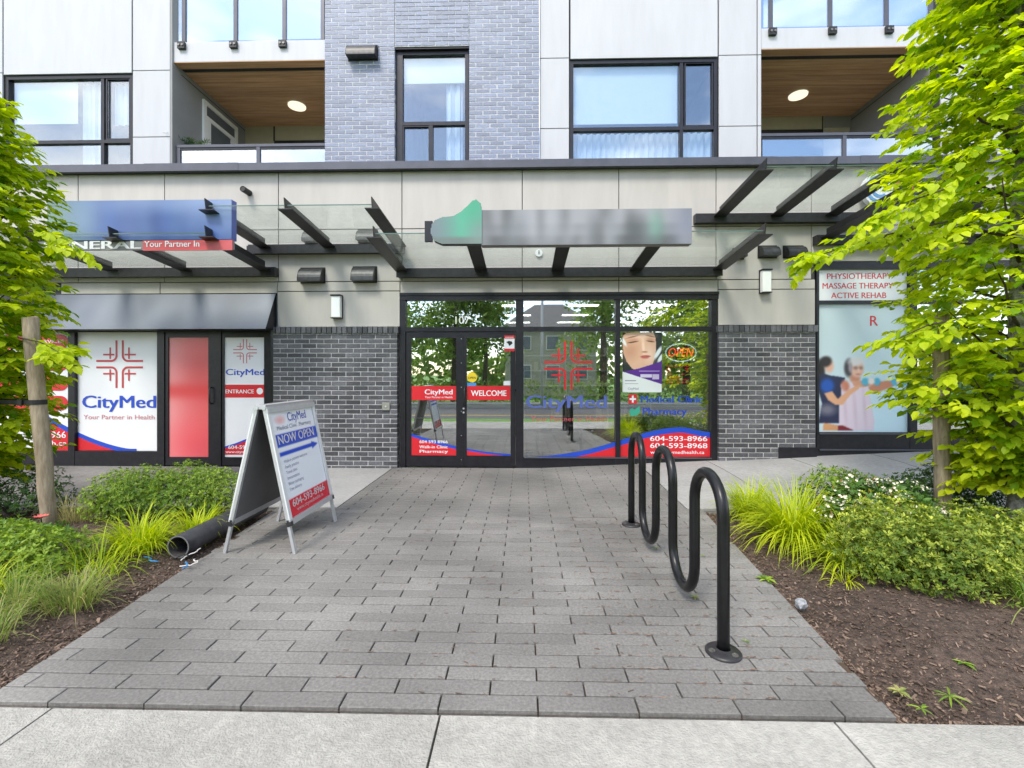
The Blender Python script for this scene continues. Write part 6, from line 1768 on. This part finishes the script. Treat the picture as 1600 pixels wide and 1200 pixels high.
# ================================================================== ACROSS THE STREET (seen only as reflections)
def street_tree(label, base, H, rad, seed, n=3800):
    rr = random.Random(seed); t = thing('street_tree', label, 'tree', base, 'trees across the street')
    b = Vector(base)
    MB().tube([b + Vector((0, 0, -.3)), b + Vector((.1, 0, H * .35)), b + Vector((0, .1, H * .8))], [rad * .1, rad * .07, .02], 8).build('trunk', 'twig', t, smooth=True)
    m = MB(); cl = [(rr.gauss(0, .45) * rad, rr.gauss(0, .45) * rad, H * rr.uniform(.3, .95), rad * rr.uniform(.3, .55)) for _ in range(22)]
    for k in range(n):
        c = rr.choice(cl); d = Vector((rr.gauss(0, 1), rr.gauss(0, 1), rr.gauss(0, .8))).normalized() * c[3] * rr.random() ** .3
        p = b + Vector((c[0], c[1], c[2])) + d; s = rr.uniform(.10, .22)
        u = Vector((rr.gauss(0, 1), rr.gauss(0, 1), rr.gauss(0, 1))).normalized(); w = u.orthogonal().normalized()
        m.add([p - u * s, p - w * s * .5, p + u * s, p + w * s * .5], [(0, 1, 2, 3)], rr.random() + .01)
    tag(m.build('crown', 'leaf_far', t), kind='stuff')
for k, (x, y, h, r_) in enumerate(((-4.6, -16.5, 9.0, 2.6), (-2.7, -17.5, 8.5, 2.0), (5.4, -17.5, 10.5, 3.0), (10.5, -16, 8.5, 2.8), (-10, -17, 8, 2.8), (16, -19, 9, 3))):
    street_tree('broadleaf street tree %s across the road, seen in the shop glass' % ('opposite the doors', 'opposite the lettered window', 'opposite the poster window', 'far to the right', 'far to the left', 'beyond the house')[k], (x, y, -.3), h, r_, 90 + k)
hs = thing('house', 'pale two storey house with a grey hip roof across the street', 'house', (2.2, -26, -.3))
MB().box(-1.5, 6.0, -30, -24, -.4, 5.2).build('wall', 'house', hs)
MB().add([(-2, -30.5, 5.2), (6.5, -30.5, 5.2), (6.5, -23.5, 5.2), (-2, -23.5, 5.2), (1, -27, 7.6), (3.5, -27, 7.6)], [(0, 1, 5, 4), (1, 2, 5), (2, 3, 4, 5), (3, 0, 4), (0, 3, 2, 1)]).build('roof', 'house_roof', hs)
for x in (-.4, 1.9, 4.2):
    for z in (1.0, 3.4):
        w_ = MB().box(x, x + 1.1, -23.99, -23.93, z, z + 1.2).build('window', 'white', hs); MB().box(x + .08, x + 1.02, -23.94, -23.90, z + .08, z + 1.12).build('pane', 'room_dark', w_)
lp = thing('street_light', 'tall grey street light pole across the road', 'street light', (1.05, -11.3, -.3))
MB().tube([(1.05, -11.3, -.3), (1.05, -11.3, 7.2)], [.10, .06], 12).build('pole', 'pole', lp, smooth=True)
MB().tube([(1.05, -11.3, 7.1), (1.05, -10.6, 7.6), (1.05, -9.6, 7.7)], .04, 8).build('arm', 'pole', lp, smooth=True)
MB().box(.95, 1.15, -9.8, -9.2, 7.62, 7.74).build('lamp_head', 'pole', lp)
for k, z in enumerate((6.1, 6.5)):
    w_ = MB(); w_.tube([(-40 + i * 4, -12.5, z + .02 * ((i - 10) ** 2) * .12) for i in range(21)], .018, 5)
    tag(w_.build('overhead_wire', 'black'), ('lower', 'upper')[k] + ' overhead wire along the far side of the street', 'wire')
tl = MB(); rr = random.Random(8)
for k in range(9000):
    x = rr.uniform(-75, 75); top = 6.5 + 2.2 * math.sin(x * .31) + 1.5 * math.sin(x * .83 + 1)
    p = Vector((x, rr.uniform(-40, -36), rr.uniform(-.3, top))); u = Vector((rr.gauss(0, 1), rr.gauss(0, 1), rr.gauss(0, 1))).normalized(); w = u.orthogonal().normalized(); s = rr.uniform(.3, .7)
    tl.add([p - u * s, p - w * s * .6, p + u * s, p + w * s * .6], [(0, 1, 2, 3)], rr.random() + .01)
tag(tl.build('treeline', 'leaf_far'), 'distant belt of trees beyond the houses', 'trees', kind='stuff')
hd = thing('hedge', 'long dark hedge along the far sidewalk', 'hedge', (0, -15, -.3))
hm = MB(); rr = random.Random(5)
for k in range(6000):
    p = Vector((rr.uniform(-26, 26), rr.uniform(-15.6, -14.6), rr.uniform(-.3, 1.0))); u = Vector((rr.gauss(0, 1), rr.gauss(0, 1), rr.gauss(0, 1))).normalized(); w = u.orthogonal().normalized(); s = .12
    hm.add([p - u * s, p - w * s * .5, p + u * s, p + w * s * .5], [(0, 1, 2, 3)], rr.random() + .01)
tag(hm.build('foliage', 'leaf_far', hd), kind='stuff')
